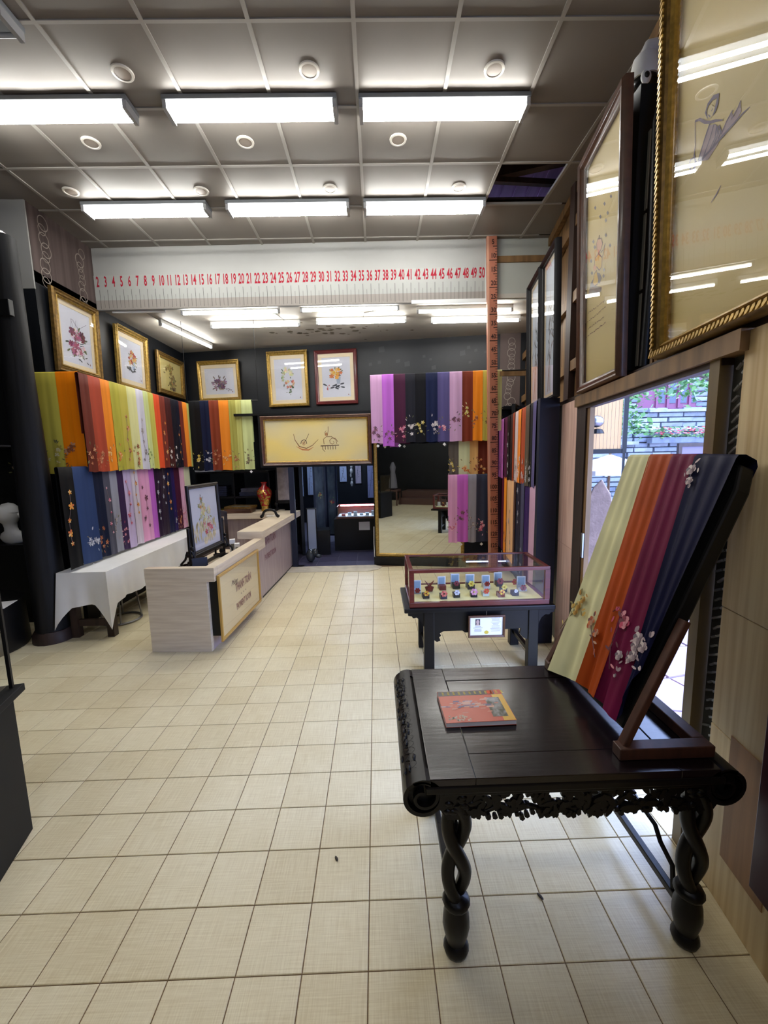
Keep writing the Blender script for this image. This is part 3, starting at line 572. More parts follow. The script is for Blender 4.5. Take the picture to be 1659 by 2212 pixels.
def artKid(mb, x0, x1, z0, z1, y):
    P = lambda *q: [local_on(a, b, rwspot(*KID), RWROT, .03) for a, b in q]     # a stooping figure in ochre under falling petals
    mb.use(GRY).flat(P((1272, 632), (1276, 612), (1283, 600), (1288, 618), (1300, 620), (1298, 630), (1284, 634), (1276, 640)), y-.0003).flat(P((1280, 610), (1285, 588), (1296, 590), (1300, 600), (1296, 612)), y-.0004)
    mb.use(OCH).flat(P((1281, 612), (1284, 592), (1289, 584), (1293, 604), (1291, 614), (1284, 618)), y-.0006).flat(P((1285, 572), (1287, 556), (1294, 548), (1301, 555), (1300, 576), (1295, 584)), y-.0006)
    mb.use(FLESH).flat(P((1290, 540), (1289, 526), (1292, 516), (1299, 515), (1302, 526), (1298, 540), (1293, 547)), y-.0005).flat(P((1281, 578), (1286, 570), (1289, 580), (1284, 586)), y-.0007)
    mb.use(MVE).stroke(P((1290, 540), (1289, 526), (1292, 516), (1299, 515), (1302, 526), (1298, 540), (1293, 547)), .006, y-.0009).stroke(P((1284, 575), (1286, 558), (1293, 548), (1301, 556), (1300, 576), (1295, 584), (1289, 576)), .006, y-.0009).stroke(P((1298, 546), (1303, 540), (1308, 525)), .005, y-.0009).stroke(P((1301, 556), (1304, 545), (1308, 525)), .004, y-.0009).stroke(P((1281, 612), (1284, 592), (1289, 584), (1293, 604), (1291, 614), (1284, 618), (1281, 612)), .006, y-.0009).stroke(P((1294, 515), (1295, 508)), .012, y-.0009).stroke(P((1272, 634), (1280, 622), (1290, 628), (1299, 622)), .012, y-.0008)
    mb.use(GRY)
    for a, b in ((1309, 400), (1320, 424), (1306, 440), (1286, 449), (1313, 460), (1297, 468), (1309, 476), (1282, 522), (1285, 534), (1318, 530), (1277, 564), (1305, 583), (1304, 596), (1309, 508), (1279, 590)): q = P((a, b-5), (a+2.6, b), (a, b+5), (a-2.6, b)); mb.flat(q, y-.0004)
    mb.use(flat((120, 86, 66)))
    for k, (xa, ya_, xb, yb_) in enumerate(((1271, 676, 1306, 650), (1264, 700, 1312, 660), (1271, 710, 1306, 684), (1265, 730, 1310, 695))):
        u = 0
        while u < .92: l = R.uniform(.04, .14); f = lambda t: (xa+(xb-xa)*t, ya_+(yb_-ya_)*t+R.uniform(-2, 2)); mb.stroke(P(f(u), f(u+l*.4), f(u+l*.7), f(u+l)), .0042, y-.0006); u += l+.025
rwpic('tall brown framed golden silk with a stooping ochre figure under falling petals', KID[0], KID[1], KID[2], 3.25, .055, BROWNFRAME, ARTGOLD, artKid, .002, .03)
DKF = mat('black_frame', (30, 28, 32), .35); BAM = mat('pale_bamboo_ground', (196, 206, 220), .5)
def artBam(mb, x0, x1, z0, z1, y):
    P = lambda u, v: (x0+u*(x1-x0), z0+v*(z1-z0))
    mb.use(flat((150, 110, 80))).stroke([P(.2, .02), P(.3, .2), P(.5, .36), P(.85, .42)], [.012, .01, .008, .004], y); mb.stroke([P(.35, .02), P(.32, .3), P(.36, .8)], [.012, .009, .004], y)
    mb.use(flat((110, 110, 120))).stroke([P(.5, .5), P(.7, .4), P(.9, .38), P(.8, .34)], .01, y)
    for k in range(30): u, v = R.gauss(.48, .16), R.uniform(.3, .72); mb.use(flat(R.choice(((110, 112, 116), (130, 120, 110), (90, 96, 100))))).petal(x0+u*(x1-x0), z0+v*(z1-z0), .07, .016, R.uniform(-2.4, -.6), y-.0003*(k % 4), 6)
rwpic('tall black framed bamboo silk, the farther of the pair beside the ruler post', 3.545, 4.0, 1.95, 3.05, .03, DKF, BAM, artBam, .04, .02, .03)
rwpic('tall black framed bamboo silk, the nearer of the pair above the navy panel end', 3.08, 3.535, 1.95, 3.04, .03, DKF, BAM, artBam, .04, .02, .03)
# ------------------------------------------------------------------ silk scarves on rails
LEAF = [(96, 104, 66), (120, 110, 70)]; PALE = [(226, 220, 214), (200, 190, 190), (178, 170, 176)]; WARM = [(222, 150, 60), (206, 110, 60), (226, 190, 130)]
YEL = [(214, 190, 90), (190, 170, 70), (226, 214, 160)]; PINKF = [(214, 130, 150), (190, 80, 110), (226, 180, 190)]; GREYF = [(150, 140, 140), (120, 110, 112), (180, 172, 172)]; RUSTF = [(176, 100, 60), (140, 80, 50), (206, 150, 110)]; SILV = [(206, 206, 212), (170, 172, 180), (140, 142, 152)]; DKF2 = [(120, 70, 90), (90, 60, 80), (150, 100, 120)]
def scarf(label, loc, rotz, wd, drop, col, fl=None, fh=.2, group=None, kind='spray', back=.55, tagged=False, amp=.006, cat='scarf', lift=0.0):
    ph = R.uniform(0, 6); f1 = R.uniform(1.2, 2.0)/wd*2*pi*.5
    step = R.uniform(-.15, .2)*wd
    def yf(x, z):
        t = min(1, (-z/drop))**.7 if z < 0 else 0
        return -.016-lift-amp*(.5+.5*math.sin(f1*2*x+ph))*t-(.003 if x > step else 0)
    nx, nz = 12, 9; rows = []
    for j in range(nz+1): z = -drop+drop*j/nz; rows.append([((-wd/2+wd*i/nx), yf(-wd/2+wd*i/nx, z), z+(.004*math.sin(f1*x_+ph) if j == 0 else 0)) for i in range(nx+1) for x_ in [-wd/2+wd*i/nx]])
    for a in (60, 120): rows.append([(-wd/2+wd*i/nx, -.016*math.cos(math.radians(a))-lift, .013*math.sin(math.radians(a))) for i in range(nx+1)])
    for j in range(4): z = -drop*back*j/3; rows.append([(-wd/2+wd*i/nx*1.0, .016+.004*(j > 0)*math.sin(f1*(-wd/2+wd*i/nx)), z) for i in range(nx+1)])
    mb = B(SILK); n = nx+1
    mb.add([p for r in rows for p in r], [(j*n+i, j*n+i+1, (j+1)*n+i+1, (j+1)*n+i) for j in range(len(rows)-1) for i in range(nx)])
    o = mb.build('silk_scarf', None, loc, rotz, smooth=60); o.color = c3(deep(col)); tag(o, label, cat, group)
    if fl:
        e = MB(); cx = R.uniform(-.18, .18)*wd; cz = -drop*(1-fh); s = min(.055, wd*.34)
        pts = []
        if kind == 'tall':
            zz = [cz-.04, cz+.05, cz+.16, cz+.28, cz+.40]; xs = [R.uniform(-.2, .2)*wd for _ in zz]
            e.use(flat((112, 96, 96))).add([p for z, x in zip(zz, xs) for p in ((x-.0025, yf(x, z)-.0015, z), (x+.0025, yf(x, z)-.0015, z))], [(2*i, 2*i+1, 2*i+3, 2*i+2) for i in range(len(zz)-1)])
            pts = [(xs[i], zz[i], s*(1.1 if i % 2 else .7)) for i in range(len(zz)) if zz[i] < -.05]
        else:
            pts = [(cx+R.gauss(0, wd*.16), cz+R.gauss(0, .045), s*R.uniform(.6, 1.0)) for _ in range(5)]
            pts = [(max(-wd*.36, min(wd*.36, a)), b, q) for a, b, q in pts]
            for _ in range(7):
                a = R.uniform(0, 2*pi); x = max(-wd*.36, min(wd*.36, cx+.06*math.cos(a))); z = cz+.1*math.sin(a); e.use(flat(R.choice(LEAF if R.random() < .5 else fl))).petal(x, z, .035, .012, a+R.uniform(-.5, .5), yf(x, z)-.0022, 5)
        for x, z, q in pts:
            for k in range(5):
                e.use(flat(R.choice(fl))).petal(x, z, q*.62, q*.42, 2*pi*k/5+x*40, yf(x, z)-.0035-.0004*k, 6)
        e.build('embroidery', o, kind='stuff')
    if tagged:
        x = R.uniform(-.2, .2)*wd; zt = -drop-.012
        B(PAPER).prism([(x, zt), (x+.022, zt-.022), (x, zt-.044), (x-.022, zt-.022)], -.014, -.0125).build('price_tag', o)
    return o
def rail(name, label, A, Bp, z, posts=(), r=.009, hang=None):
    t = thing('scarf_rail', label, 'rail', (A[0], A[1], 0), 0); dx, dy = Bp[0]-A[0], Bp[1]-A[1]
    B(BLACK).tube([(0, 0, z), (dx, dy, z)], r, 8).build('rod', t, smooth=40)
    l = math.hypot(dx, dy); nx, ny = -dy/l, dx/l
    for f, a in posts:
        if a == 'hang': B(BLACK).tube([(dx*f, dy*f, z), (dx*f, dy*f, AZ-.001)], .003, 5).build('hanger', t)
        else: B(BLACK).bar((dx*f, dy*f, z-.004), (dx*f+nx*a, dy*f+ny*a, z-.004), .014, .014).build('bracket', t)
    return t
def hang(A, Bp, z, row, where, group, y_px=None, drop=.86, dz=0.0, zig=.003, end='from the near end'):
    dx, dy = Bp[0]-A[0], Bp[1]-A[1]; L = math.hypot(dx, dy); rot = math.atan2(dy, dx); N = len(row)
    for k, it in enumerate(row):
        (pa, pb, cname, col) = it[:4]; opt = it[4] if len(it) > 4 else {}
        fa = on_line(slope(pa, y_px), A, Bp); fb = on_line(slope(pb, y_px), A, Bp); fm = (fa+fb)/2; wd = (fb-fa)*L*.998
        d = opt.get('drop', drop)*(1+R.uniform(-.006, .006))
        scarf(f'{cname} silk scarf, {ORD[k]} {end} of {where}', (A[0]+dx*fm, A[1]+dy*fm, z+dz), rot, wd, d, col, opt.get('fl'), opt.get('fh', .17), group, opt.get('k', 'spray'), opt.get('back', .6), opt.get('tag', False), opt.get('amp', .007), lift=(zig if k % 2 else 0))
UA, UB = (-2.60, 3.80), (-2.60, 6.08)
rail('', 'black rail carrying the upper side row of scarves on the left', UA, (-2.60, 6.12), 2.32, ((.05, .209), (.5, .209), (.97, .209)), r=.009)
hang(UA, UB, 2.32, [
 (168, 187, 'dark brown', (126, 52, 36), dict(fl=RUSTF)), (187, 212, 'rust', (186, 76, 50), dict(fl=RUSTF)), (212, 232, 'orange', (236, 138, 34), dict(fl=WARM)), (232, 251, 'olive', (176, 168, 62), dict(fl=WARM)),
 (251, 268, 'golden olive', (186, 174, 76), dict(fl=RUSTF, k='tall')), (268, 287, 'pale lemon', (214, 212, 150), dict(fl=RUSTF)), (287, 303, 'pale lilac grey', (206, 204, 216), dict(fl=GREYF, k='tall')), (303, 313, 'light green', (190, 200, 136), dict(fl=[(96, 120, 70), (120, 140, 80)])),
 (313, 325, 'moss olive', (184, 176, 80), {}), (325, 337, 'red orange', (226, 84, 44), {}), (337, 349, 'russet', (140, 58, 44), dict(fl=WARM, k='tall')), (349, 361, 'dark chocolate', (84, 34, 36), dict(fl=PALE)), (361, 372, 'black', (28, 28, 44), dict(fl=PALE)),
 (372, 379, 'midnight', (24, 26, 48), dict(fl=WARM, k='tall')), (379, 387, 'maroon brown', (128, 52, 40), {}), (387, 396, 'amber', (226, 134, 44), {}), (396, 409, 'sage olive', (174, 176, 100), dict(tag=True))],
 'the upper left side row', 'scarves of the upper left side row', 838)
fa, fb = (-3.02, 3.84), (-2.615, 3.84)
rail('', 'short black rail holding two broad scarves toward the camera', (-3.03, 3.84), (-2.62, 3.84), 2.335, ((.60, .04),))
scarf('broad olive silk scarf on the short rail beside the black log column', (-2.905, 3.84, 2.335), 0, .205, .885, (214, 200, 84), YEL, .2, 'scarves of the short left rail', amp=.004)
scarf('broad bright orange silk scarf on the short rail beside the column', (-2.715, 3.835, 2.335), 0, .195, .89, (255, 140, 10), RUSTF, .2, 'scarves of the short left rail', amp=.004, tagged=True)
LA, LB = (-2.64, 3.36), (-2.64, 5.72)
rail('', 'black rail carrying the lower side row of scarves behind the clothed table', (-2.64, 3.62), (-2.64, 5.72), 1.5, ((.15, .169), (.5, .169), (.97, .169)))
hang(LA, LB, 1.5, [
 (120, 150, 'black', (22, 22, 24), dict(fl=WARM, k='tall', fh=.3)), (150, 192, 'steel blue', (56, 78, 124), dict(fl=SILV, fh=.22, tag=True)), (192, 214, 'dark navy', (28, 38, 70), dict(fl=RUSTF, fh=.2)), (214, 228, 'charcoal grey', (92, 92, 108), dict(fl=PINKF, k='tall', fh=.3)), (228, 245, 'silver grey', (150, 152, 168), dict(fl=GREYF, fh=.3)),
 (245, 258, 'deep purple', (74, 48, 100), dict(fl=PINKF, fh=.2)), (258, 276, 'lilac', (200, 184, 224), dict(fl=PINKF, k='tall', fh=.35)), (276, 290, 'pale orchid', (206, 196, 214), dict(fl=WARM, k='tall', fh=.45)), (290, 315, 'pink', (222, 160, 200), dict(fl=DKF2, k='tall', fh=.25)), (315, 326, 'magenta', (186, 100, 196), {}),
 (326, 339, 'dark aubergine', (54, 28, 62), dict(fl=SILV, k='tall', fh=.3)), (339, 351, 'smoky plum', (62, 44, 62), dict(fl=SILV, k='tall', fh=.5)), (351, 363, 'navy', (30, 34, 78), dict(fl=WARM, k='tall', fh=.4)), (363, 370, 'indigo', (52, 32, 104), dict(fl=SILV)), (370, 382, 'maroon', (92, 30, 60), dict(fl=RUSTF)), (382, 392, 'dusty pink', (206, 158, 180), dict(fl=PINKF)), (392, 405, 'pale green', (206, 208, 172), dict(tag=True))],
 'the lower left row', 'scarves of the lower left row', 1007, drop=.862)
RA, RB = (-2.62, 5.93), (-1.6, 5.93)
rail('', 'black rail in front of the dark corner, above the fabric shelves', (-2.6, 5.93), (-1.62, 5.93), 2.355, ((.0, 'hang'), (1.0, 'hang')))
hang(RA, RB, 2.355, [(414, 438, 'black', (20, 22, 28), dict(fl=YEL)), (438, 457, 'navy', (24, 34, 72), dict(fl=SILV)), (457, 478, 'rust brown', (150, 66, 40), dict(fl=RUSTF)), (478, 499, 'bright orange', (236, 138, 40), dict(fl=WARM)), (499, 514, 'olive', (166, 160, 78), dict(fl=RUSTF)), (514, 526, 'pale olive', (188, 186, 106), {}), (526, 548, 'pale green', (196, 204, 140), dict(fl=[(140, 120, 90), (110, 100, 80)], tag=True))],
 'the far corner row', 'scarves of the far corner row', 945, drop=.955, end='from the left')
TA, TB = (-.05, 5.50), (1.72, 5.30)
rail('', 'black rail of the top row of scarves above the mirror', TA, (2.18, 5.248), 2.575, ((.02, .36), (.75, .36)))
hang(TA, TB, 2.575, [(801, 826, 'pale orchid pink', (212, 164, 206), dict(fl=DKF2, tag=True)), (826, 851, 'magenta', (190, 104, 206), dict(fl=DKF2, drop=.9)), (851, 876, 'plum', (92, 38, 72), dict(fl=PINKF, tag=True)), (876, 897, 'charcoal', (44, 44, 56), dict(fl=PALE, fh=.26)), (897, 920, 'black', (24, 24, 32), dict(fl=YEL, fh=.24)), (920, 945, 'navy', (30, 42, 90), dict(fl=PALE, fh=.26)), (945, 971, 'slate violet', (102, 94, 150), dict(fl=PINKF, fh=.22, tag=True)),
 (971, 998, 'pale pink', (206, 164, 200), dict(fl=DKF2, fh=.3)), (998, 1021, 'rust', (142, 58, 36), dict(fl=YEL, fh=.42)), (1021, 1042, 'orange', (240, 140, 30), dict(fl=RUSTF, fh=.3)), (1042, 1063, 'olive yellow', (196, 182, 84), dict(fl=[(140, 110, 60), (110, 96, 50)], fh=.3)), (1063, 1083, 'pale lemon green', (216, 218, 156), dict(fl=[(110, 96, 60), (140, 120, 70)], fh=.3, drop=.74))],
 'the top row by the mirror', 'scarves of the top row by the mirror', 870, drop=.862, end='from the left')
MA, MBp = (.9, 5.42), (1.53, 5.42)
rail('', 'black rail of the middle row of scarves left of the ruler post', (.95, 5.42), (1.5, 5.42), 1.955, ((.75, .38), (.98, .38)))
hang(MA, MBp, 1.955, [(969, 990, 'grey brown', (106, 98, 88), dict(fl=YEL)), (990, 1014, 'pale green', (208, 214, 168), dict(fl=WARM)), (1014, 1032, 'peach', (230, 184, 116), dict(fl=RUSTF)), (1032, 1054, 'rust', (132, 56, 36), dict(fl=WARM))], 'the middle row by the post', 'scarves of the middle row by the post', 970, drop=.70, end='from the left')
rail('', 'black rail of the bottom row of scarves left of the ruler post', (.95, 5.36), (1.5, 5.36), 1.275, ((.75, .44), (.98, .44)))
MA, MBp = (.9, 5.36), (1.53, 5.36)
hang(MA, MBp, 1.275, [(968, 987, 'pink', (216, 156, 192), dict(fl=PINKF, fh=.24)), (987, 1010, 'magenta', (192, 100, 190), dict(fl=DKF2, fh=.42, tag=True)), (1010, 1028, 'silver grey', (146, 146, 158), dict(fl=GREYF, fh=.24)), (1028, 1054, 'slate', (66, 70, 92), dict(fl=PINKF, fh=.24, tag=True))], 'the bottom row by the post', 'scarves of the bottom row by the post', 1100, drop=.885, end='from the left')
def ro(y): return (rw(y)-.10, y)
SA, SB = ro(5.6), ro(3.3)
rail('', 'black rail of the upper row of scarves along the right side', ro(5.55), ro(3.35), 1.965, ((.3, .12), (.96, .12)))
hang(SA, SB, 1.965, [(1072, 1081, 'dark plum', (84, 36, 70), dict(fl=DKF2)), (1081, 1092, 'magenta', (200, 116, 200), dict(fl=DKF2)), (1092, 1099, 'wine', (104, 36, 80), {}), (1099, 1105, 'black', (26, 24, 28), dict(fl=SILV, k='tall')), (1105, 1111, 'dark umber', (48, 36, 40), {}), (1111, 1116, 'rust', (170, 74, 42), {}), (1116, 1123, 'pale grey pink', (206, 186, 186), dict(fl=GREYF)), (1123, 1130, 'orange', (240, 140, 50), dict(fl=PALE)), (1130, 1139, 'burnt orange', (190, 84, 46), dict(fl=PALE)), (1139, 1148, 'grey olive', (104, 92, 76), dict(fl=SILV)), (1148, 1155, 'black green', (26, 30, 32), dict(fl=SILV)), (1155, 1163, 'slate violet', (104, 98, 150), {})],
 'the upper right side row', 'scarves of the upper right side row', 960, drop=.72, end='from the post')
rail('', 'black rail of the lower row of scarves along the right side', ro(5.55), ro(3.35), 1.26, ((.3, .12), (.96, .12)))
hang(SA, SB, 1.26, [(1072, 1080, 'black', (32, 26, 30), dict(fl=PINKF)), (1080, 1086, 'dark maroon', (74, 28, 44), {}), (1086, 1092, 'maroon', (116, 34, 70), dict(tag=True)), (1092, 1098, 'orange', (240, 150, 40), dict(fl=RUSTF)), (1098, 1113, 'peach', (232, 184, 136), dict(fl=GREYF, k='tall')), (1113, 1118, 'dark umber', (90, 58, 48), {}), (1118, 1129, 'navy', (30, 36, 66), dict(fl=SILV, k='tall', fh=.6)), (1129, 1137, 'slate', (84, 86, 116), dict(fl=SILV)), (1137, 1148, 'purple', (66, 36, 116), {}), (1148, 1162, 'pale pink', (206, 166, 194), {})],
 'the lower right side row', 'scarves of the lower right side row', 1100, drop=.93, end='from the post')
tag(B(BROWN).box(1.56, 2.15, 5.19, 5.225, 2.49, 2.545).build('timber_crossbar'), 'short timber crossbar running from the ruler post to the right wall', 'crossbar')
# ------------------------------------------------------------------ carved black table in front
TT = thing('carved_table', 'low black carved table with scroll ends standing by the open door', 'table', (.55, 1.35, .001))
TZ = .63; HX = .492; HY = .305
B(TOPWOOD).box(-.285, .30, -.205, .205, TZ-.024, TZ-.0015).build('center_panel', TT, bevel=.001)
for a in ((-.418, -.2875, -HY, HY), (.3025, .418, -HY, HY), (-.2875, .3025, -HY, -.2075), (-.2875, .3025, .2075, HY)): B(TOPWOOD).box(*a, TZ-.028, TZ).build('top_rail', TT, bevel=.002)
for s in (-1, 1):
    cx, cz, r = s*.437, TZ-.058, .058
    def band(a0, a1, y0, y1, r0=r, th=.012, n=None, shrink=0.0):
        n = n or max(4, int(abs(a1-a0)/12)); ps = [(cx+s*-(r0-shrink*(i/n))*math.cos(math.radians(a0+(a1-a0)*i/n)), cz+(r0-shrink*(i/n))*math.sin(math.radians(a0+(a1-a0)*i/n))) for i in range(n+1)]
        qs = [(cx+s*-(r0-th-shrink*(i/n))*math.cos(math.radians(a0+(a1-a0)*i/n)), cz+(r0-th-shrink*(i/n))*math.sin(math.radians(a0+(a1-a0)*i/n))) for i in range(n+1)]
        return B(EBONY).prism(ps+qs[::-1], y0, y1)
    band(82, 122, -HY, HY).build('shoulder', TT, smooth=40)
    band(18, 82, -HY, -HY+.05).build('shoulder_end', TT, smooth=40); band(18, 82, HY-.05, HY).build('shoulder_end', TT, smooth=40)
    band(18, -215, -HY, HY, n=20).build('scroll', TT, smooth=40)
    band(-215, -640, -HY, HY, r, .009, 36, .04).build('scroll_curl', TT, smooth=40)
    B(BLACK).prism([(cx+(r-.014)*math.cos(2*pi*k/20), cz+(r-.014)*math.sin(2*pi*k/20)) for k in range(20)], -HY+.02, HY-.02).build('scroll_core', TT)
    if s < 0:      # pierced vine strip on the near shoulder
        mb = B(EBONY); n = 26
        for q in range(3):
            pts = [(cx-(r-.003)*math.cos(math.radians(52+27*math.sin(i*.62+q*2.1))), -HY+.05+(2*HY-.1)*i/60, cz+(r-.003)*math.sin(math.radians(52+27*math.sin(i*.62+q*2.1)))) for i in range(61)]
            mb.tube(pts, .0035, 5)
        for k in range(34):
            t = R.uniform(26, 78); y = R.uniform(-HY+.06, HY-.06); p = Vector((cx-(r+.001)*math.cos(math.radians(t)), y, cz+(r+.001)*math.sin(math.radians(t)))); mb.ball(p, .009, 6, .6, 1.5, .8)
        mb.build('pierced_vine_strip', TT, kind='stuff')
    else: band(18, 82, -HY+.05, HY-.05).build('shoulder_panel', TT, smooth=40)
B(EBONY).prism([(-.43, TZ-.045), (-.43, TZ-.022), (.43, TZ-.022), (.43, TZ-.045)], -HY-.004, -HY+.02).build('edge_moulding', TT, bevel=.004)
B(EBONY).box(-.38, .41, -HY+.008, -HY+.03, TZ-.062, TZ-.045).box(-.38, .41, HY-.03, HY-.008, TZ-.062, TZ-.028).build('under_moulding', TT, bevel=.003)
for sy, nm in ((-1, 'carved_apron'), (1, 'carved_apron')):
    mb = B(EBONY); yb = sy*(HY-.03)
    for k in range(200 if sy < 0 else 60):
        x = -.29+.64*R.random(); z = TZ-.062-.075*R.random()
        hole = (math.sin(x*47+1)*math.sin((z-TZ)*95+.6) > .42)
        if hole and R.random() < .88: continue
        L = R.uniform(.028, .05); a = R.uniform(0, 2*pi); mb.petal(x-L/2*math.cos(a), z-L/2*math.sin(a), L, R.uniform(.014, .024), a, yb+R.uniform(-.006, .004), 7, .01)
    for k in range(46):
        x = -.32+.70*k/45; mb.petal(x, TZ-.128-.006*math.sin(k*1.3), R.uniform(.014, .024), .018, -pi/2+R.uniform(-.5, .5), yb+R.uniform(-.004, .004), 6, .012)
    mb.tube([(-.33+.0115*i, yb, TZ-.125+.006*math.sin(i*.8)) for i in range(63)], .0085, 6)
    mb.build(nm, TT, kind='stuff')
def leg(x, y):
    mb = B(EBONY); n = 26
    for p in (0, pi):
        pts = [(x+.026*math.sin(p+pi*2.0*i/n)*1.0, y+.010*math.cos(p+pi*2.0*i/n), .19+.34*i/n) for i in range(n+1)]
        mb.tube(pts, [.0185+.003*math.sin(pi*i/n) for i in range(n+1)], 9)
    mb.lathe([(.028, 0), (.036, .006), (.04, .02), (.036, .034), (.029, .042), (.031, .05), (.037, .075), (.042, .105), (.04, .135), (.031, .168), (.04, .176), (.043, .186), (.036, .2), (.0, .215)], 14, (x, y, 0))
    mb.prism([(x-.06, TZ-.045), (x-.055, TZ-.11), (x-.03, TZ-.15), (x+.03, TZ-.15), (x+.055, TZ-.11), (x+.06, TZ-.045)], y-.022, y+.022)
    for k in range(10): mb.ball((x+R.uniform(-.045, .045), y-.022, TZ-.07-R.random()*.06), .011, 6, 1.3, .5, .9)
    return mb.build('leg', TT, smooth=50)
LX = (-.335, .39); LY = .262
for x in LX:
    for y in (-LY, LY): leg(x, y)
    mb = B(EBONY)
    B(EBONY).box(x-.012, x+.012, -LY, LY, .092, .116).build('stretcher', TT, bevel=.003); B(EBONY).box(x-.011, x+.011, -LY, LY, .40, .424).build('upper_stretcher', TT, bevel=.003)
    for s in (-1, 1):
        mb.tube([(x, s*.20, .118), (x, s*.19, .19), (x, s*.13, .215), (x, s*.10, .25), (x, s*.03, .255)], .0085, 6); mb.tube([(x, s*.20, .40), (x, s*.14, .375), (x, s*.12, .33), (x, s*.06, .315), (x, s*.05, .27), (x, 0, .255)], .0085, 6)
    mb.build('fret', TT, smooth=50)
# brochure lying on the table
bk = [ (ray(*p)) for p in ((948, 1495), (1085, 1490), (1108, 1555), (960, 1562)) ]
zt = TZ+.001+.017; bp = [Vector((d.x*(zt-EYE)/d.z, d.y*(zt-EYE)/d.z, 0)) for d in bk]; bc = sum(bp, Vector())/4
bw_ = ((bp[1]-bp[0]).length+(bp[2]-bp[3]).length)/2; bh_ = ((bp[3]-bp[0]).length+(bp[2]-bp[1]).length)/2; ba = math.atan2((bp[2]-bp[3]).y, (bp[2]-bp[3]).x)
bo = thing('brochure', 'orange brochure with a dark heading band lying on the carved table', 'brochure', (bc.x, bc.y, TZ+.0015), ba)
B(PAPER).box(-bw_/2, bw_/2, -bh_/2, bh_/2, .001, .0155).build('pages', bo); B(flat((198, 84, 56), .3)).box(-bw_/2-.001, bw_/2+.001, -bh_/2-.001, bh_/2+.001, .0155, .0168).box(-bw_/2-.001, bw_/2+.001, -bh_/2-.001, bh_/2+.001, 0, .001).build('cover', bo)
def top(parent, name, m, x0, x1, y0, y1, z): return B(m).add([(x0, y0, z), (x1, y0, z), (x1, y1, z), (x0, y1, z)], [(0, 1, 2, 3)]).build(name, parent)
top(bo, 'heading_band', flat((52, 46, 46), .3), -bw_/2, bw_/2*.78, bh_*.34, bh_/2, .0170); top(bo, 'yellow_edge', flat((226, 180, 66), .3), bw_*.33, bw_/2, -bh_/2, bh_*.34, .0170)
top(bo, 'landscape_picture', mat('brochure_landscape', (196, 196, 196), .4, col2=(90, 88, 70), vscale=(30, 22, 20)), bw_*.2, bw_*.42, -bh_*.38, bh_*.24, .0173)
mb = MB()
for k in range(44):
    c = R.choice(((206, 130, 110), (120, 104, 130), (180, 160, 170), (92, 84, 120), (214, 160, 140))); x, y = R.gauss(-.02, .045), R.gauss(-.0, .016); mb.use(flat(c, .3))
    s = R.uniform(.004, .012); mb.add([(x-s*1.5, y-s*.4, .0172+.00001*k), (x+s, y-s*.5, .0172+.00001*k), (x+s*1.4, y+s*.5, .0172+.00001*k), (x-s, y+s*.4, .0172+.00001*k)], [(0, 1, 2, 3)])
for k in range(30):
    x, y = -bw_*.44+.09*R.random()*(1-k/60), -bh_*.46+.03*R.random(); s = R.uniform(.002, .004); mb.use(flat((226, 206, 186))).add([(x-s, y-s, .0176), (x+s, y-s, .0176), (x+s, y+s, .0176), (x-s, y+s, .0176)], [(0, 1, 2, 3)])
mb.build('cover_picture', bo, kind='stuff')
mb = B(flat((214, 190, 90)))
for k in range(12):
    x = -bw_*.42+k*bw_*.085
    for q in range(3): z = .0174; y = bh_*.385+.0065*q; mb.add([(x-.003, y-.002, z), (x+.004, y-.002, z), (x+.003, y+.002, z), (x-.004, y+.002, z)], [(0, 1, 2, 3)])
mb.build('heading_marks', bo, kind='stuff'); top(bo, 'emblem', flat((226, 96, 50)), bw_*.28, bw_*.37, bh_*.36, bh_*.48, .0174)
# easel with a padded board for four scarves
FB, NB, NT = Vector((.735, 1.615, .665)), Vector((.752, 1.17, .675)), Vector((1.068, 1.165, 1.497))
_n = (NT-NB).cross(FB-NB).normalized(); _e = Vector((0, 0, EYE))
def _hit(px, py): d = ray(px, py); return _e+d*((NB-_e).dot(_n)/d.dot(_n))
FT = _hit(1366, 990)
ES = thing('scarf_easel', 'dark wooden easel with a padded black board leaning over the carved table', 'easel', (.75, 1.12, TZ+.002))
o0 = Vector((.75, 1.12, TZ+.002)); L_ = lambda p: Vector(p)-o0
nrm = (NT-NB).cross(FB-NB).normalized()
if nrm.x > 0: nrm = -nrm
EW = mat('easel_wood', (74, 42, 27), .5, var=.25, vscale=(30, 30, 3))
B(EW).box(-.05, .235, -.03, .012, 0, .036).build('front_foot', ES, bevel=.003); B(EW).box(.195, .235, .012, .52, 0, .036).build('side_foot', ES, bevel=.003); B(EW).box(-.05, .195, .48, .52, 0, .036).build('rear_foot', ES, bevel=.003)
for nm, b, t in (('near_leg', Vector((.715, 1.118, TZ+.012)), NB.lerp(NT, .44)+Vector((.016, -.02, 0))), ('rear_leg', Vector((.715, 1.63, TZ+.03)), FB.lerp(FT, .40)+Vector((.05, .03, 0)))):
    B(EW).bar(L_(b), L_(t), .02, .03, up=(0, 1, 0)).build(nm, ES, bevel=.003)
mb = B(BLACK); ps = []
N_ = 10
for i in range(N_+1):      # rounded-top board
    f = i/N_
    if f <= .96: a, c = NB.lerp(NT, f/.96*.97), FB.lerp(FT, f/.96*.97)
    else: a, c = NB.lerp(NT, .995)+Vector((0, .02, 0)), FB.lerp(FT, .995)-Vector((0, .02, 0))
    ps.append((a, c))
th = .05
rows = []
for a, c in ps: rows.append([a, c, c-nrm*th, a-nrm*th])
mb.add([L_(p) for r in rows for p in r], [(4*i+k, 4*i+(k+1) % 4, 4*i+4+(k+1) % 4, 4*i+4+k) for i in range(N_) for k in range(4)]+[(3, 2, 1, 0), (4*N_, 4*N_+1, 4*N_+2, 4*N_+3)])
mb.build('padded_board', ES, bevel=.008)
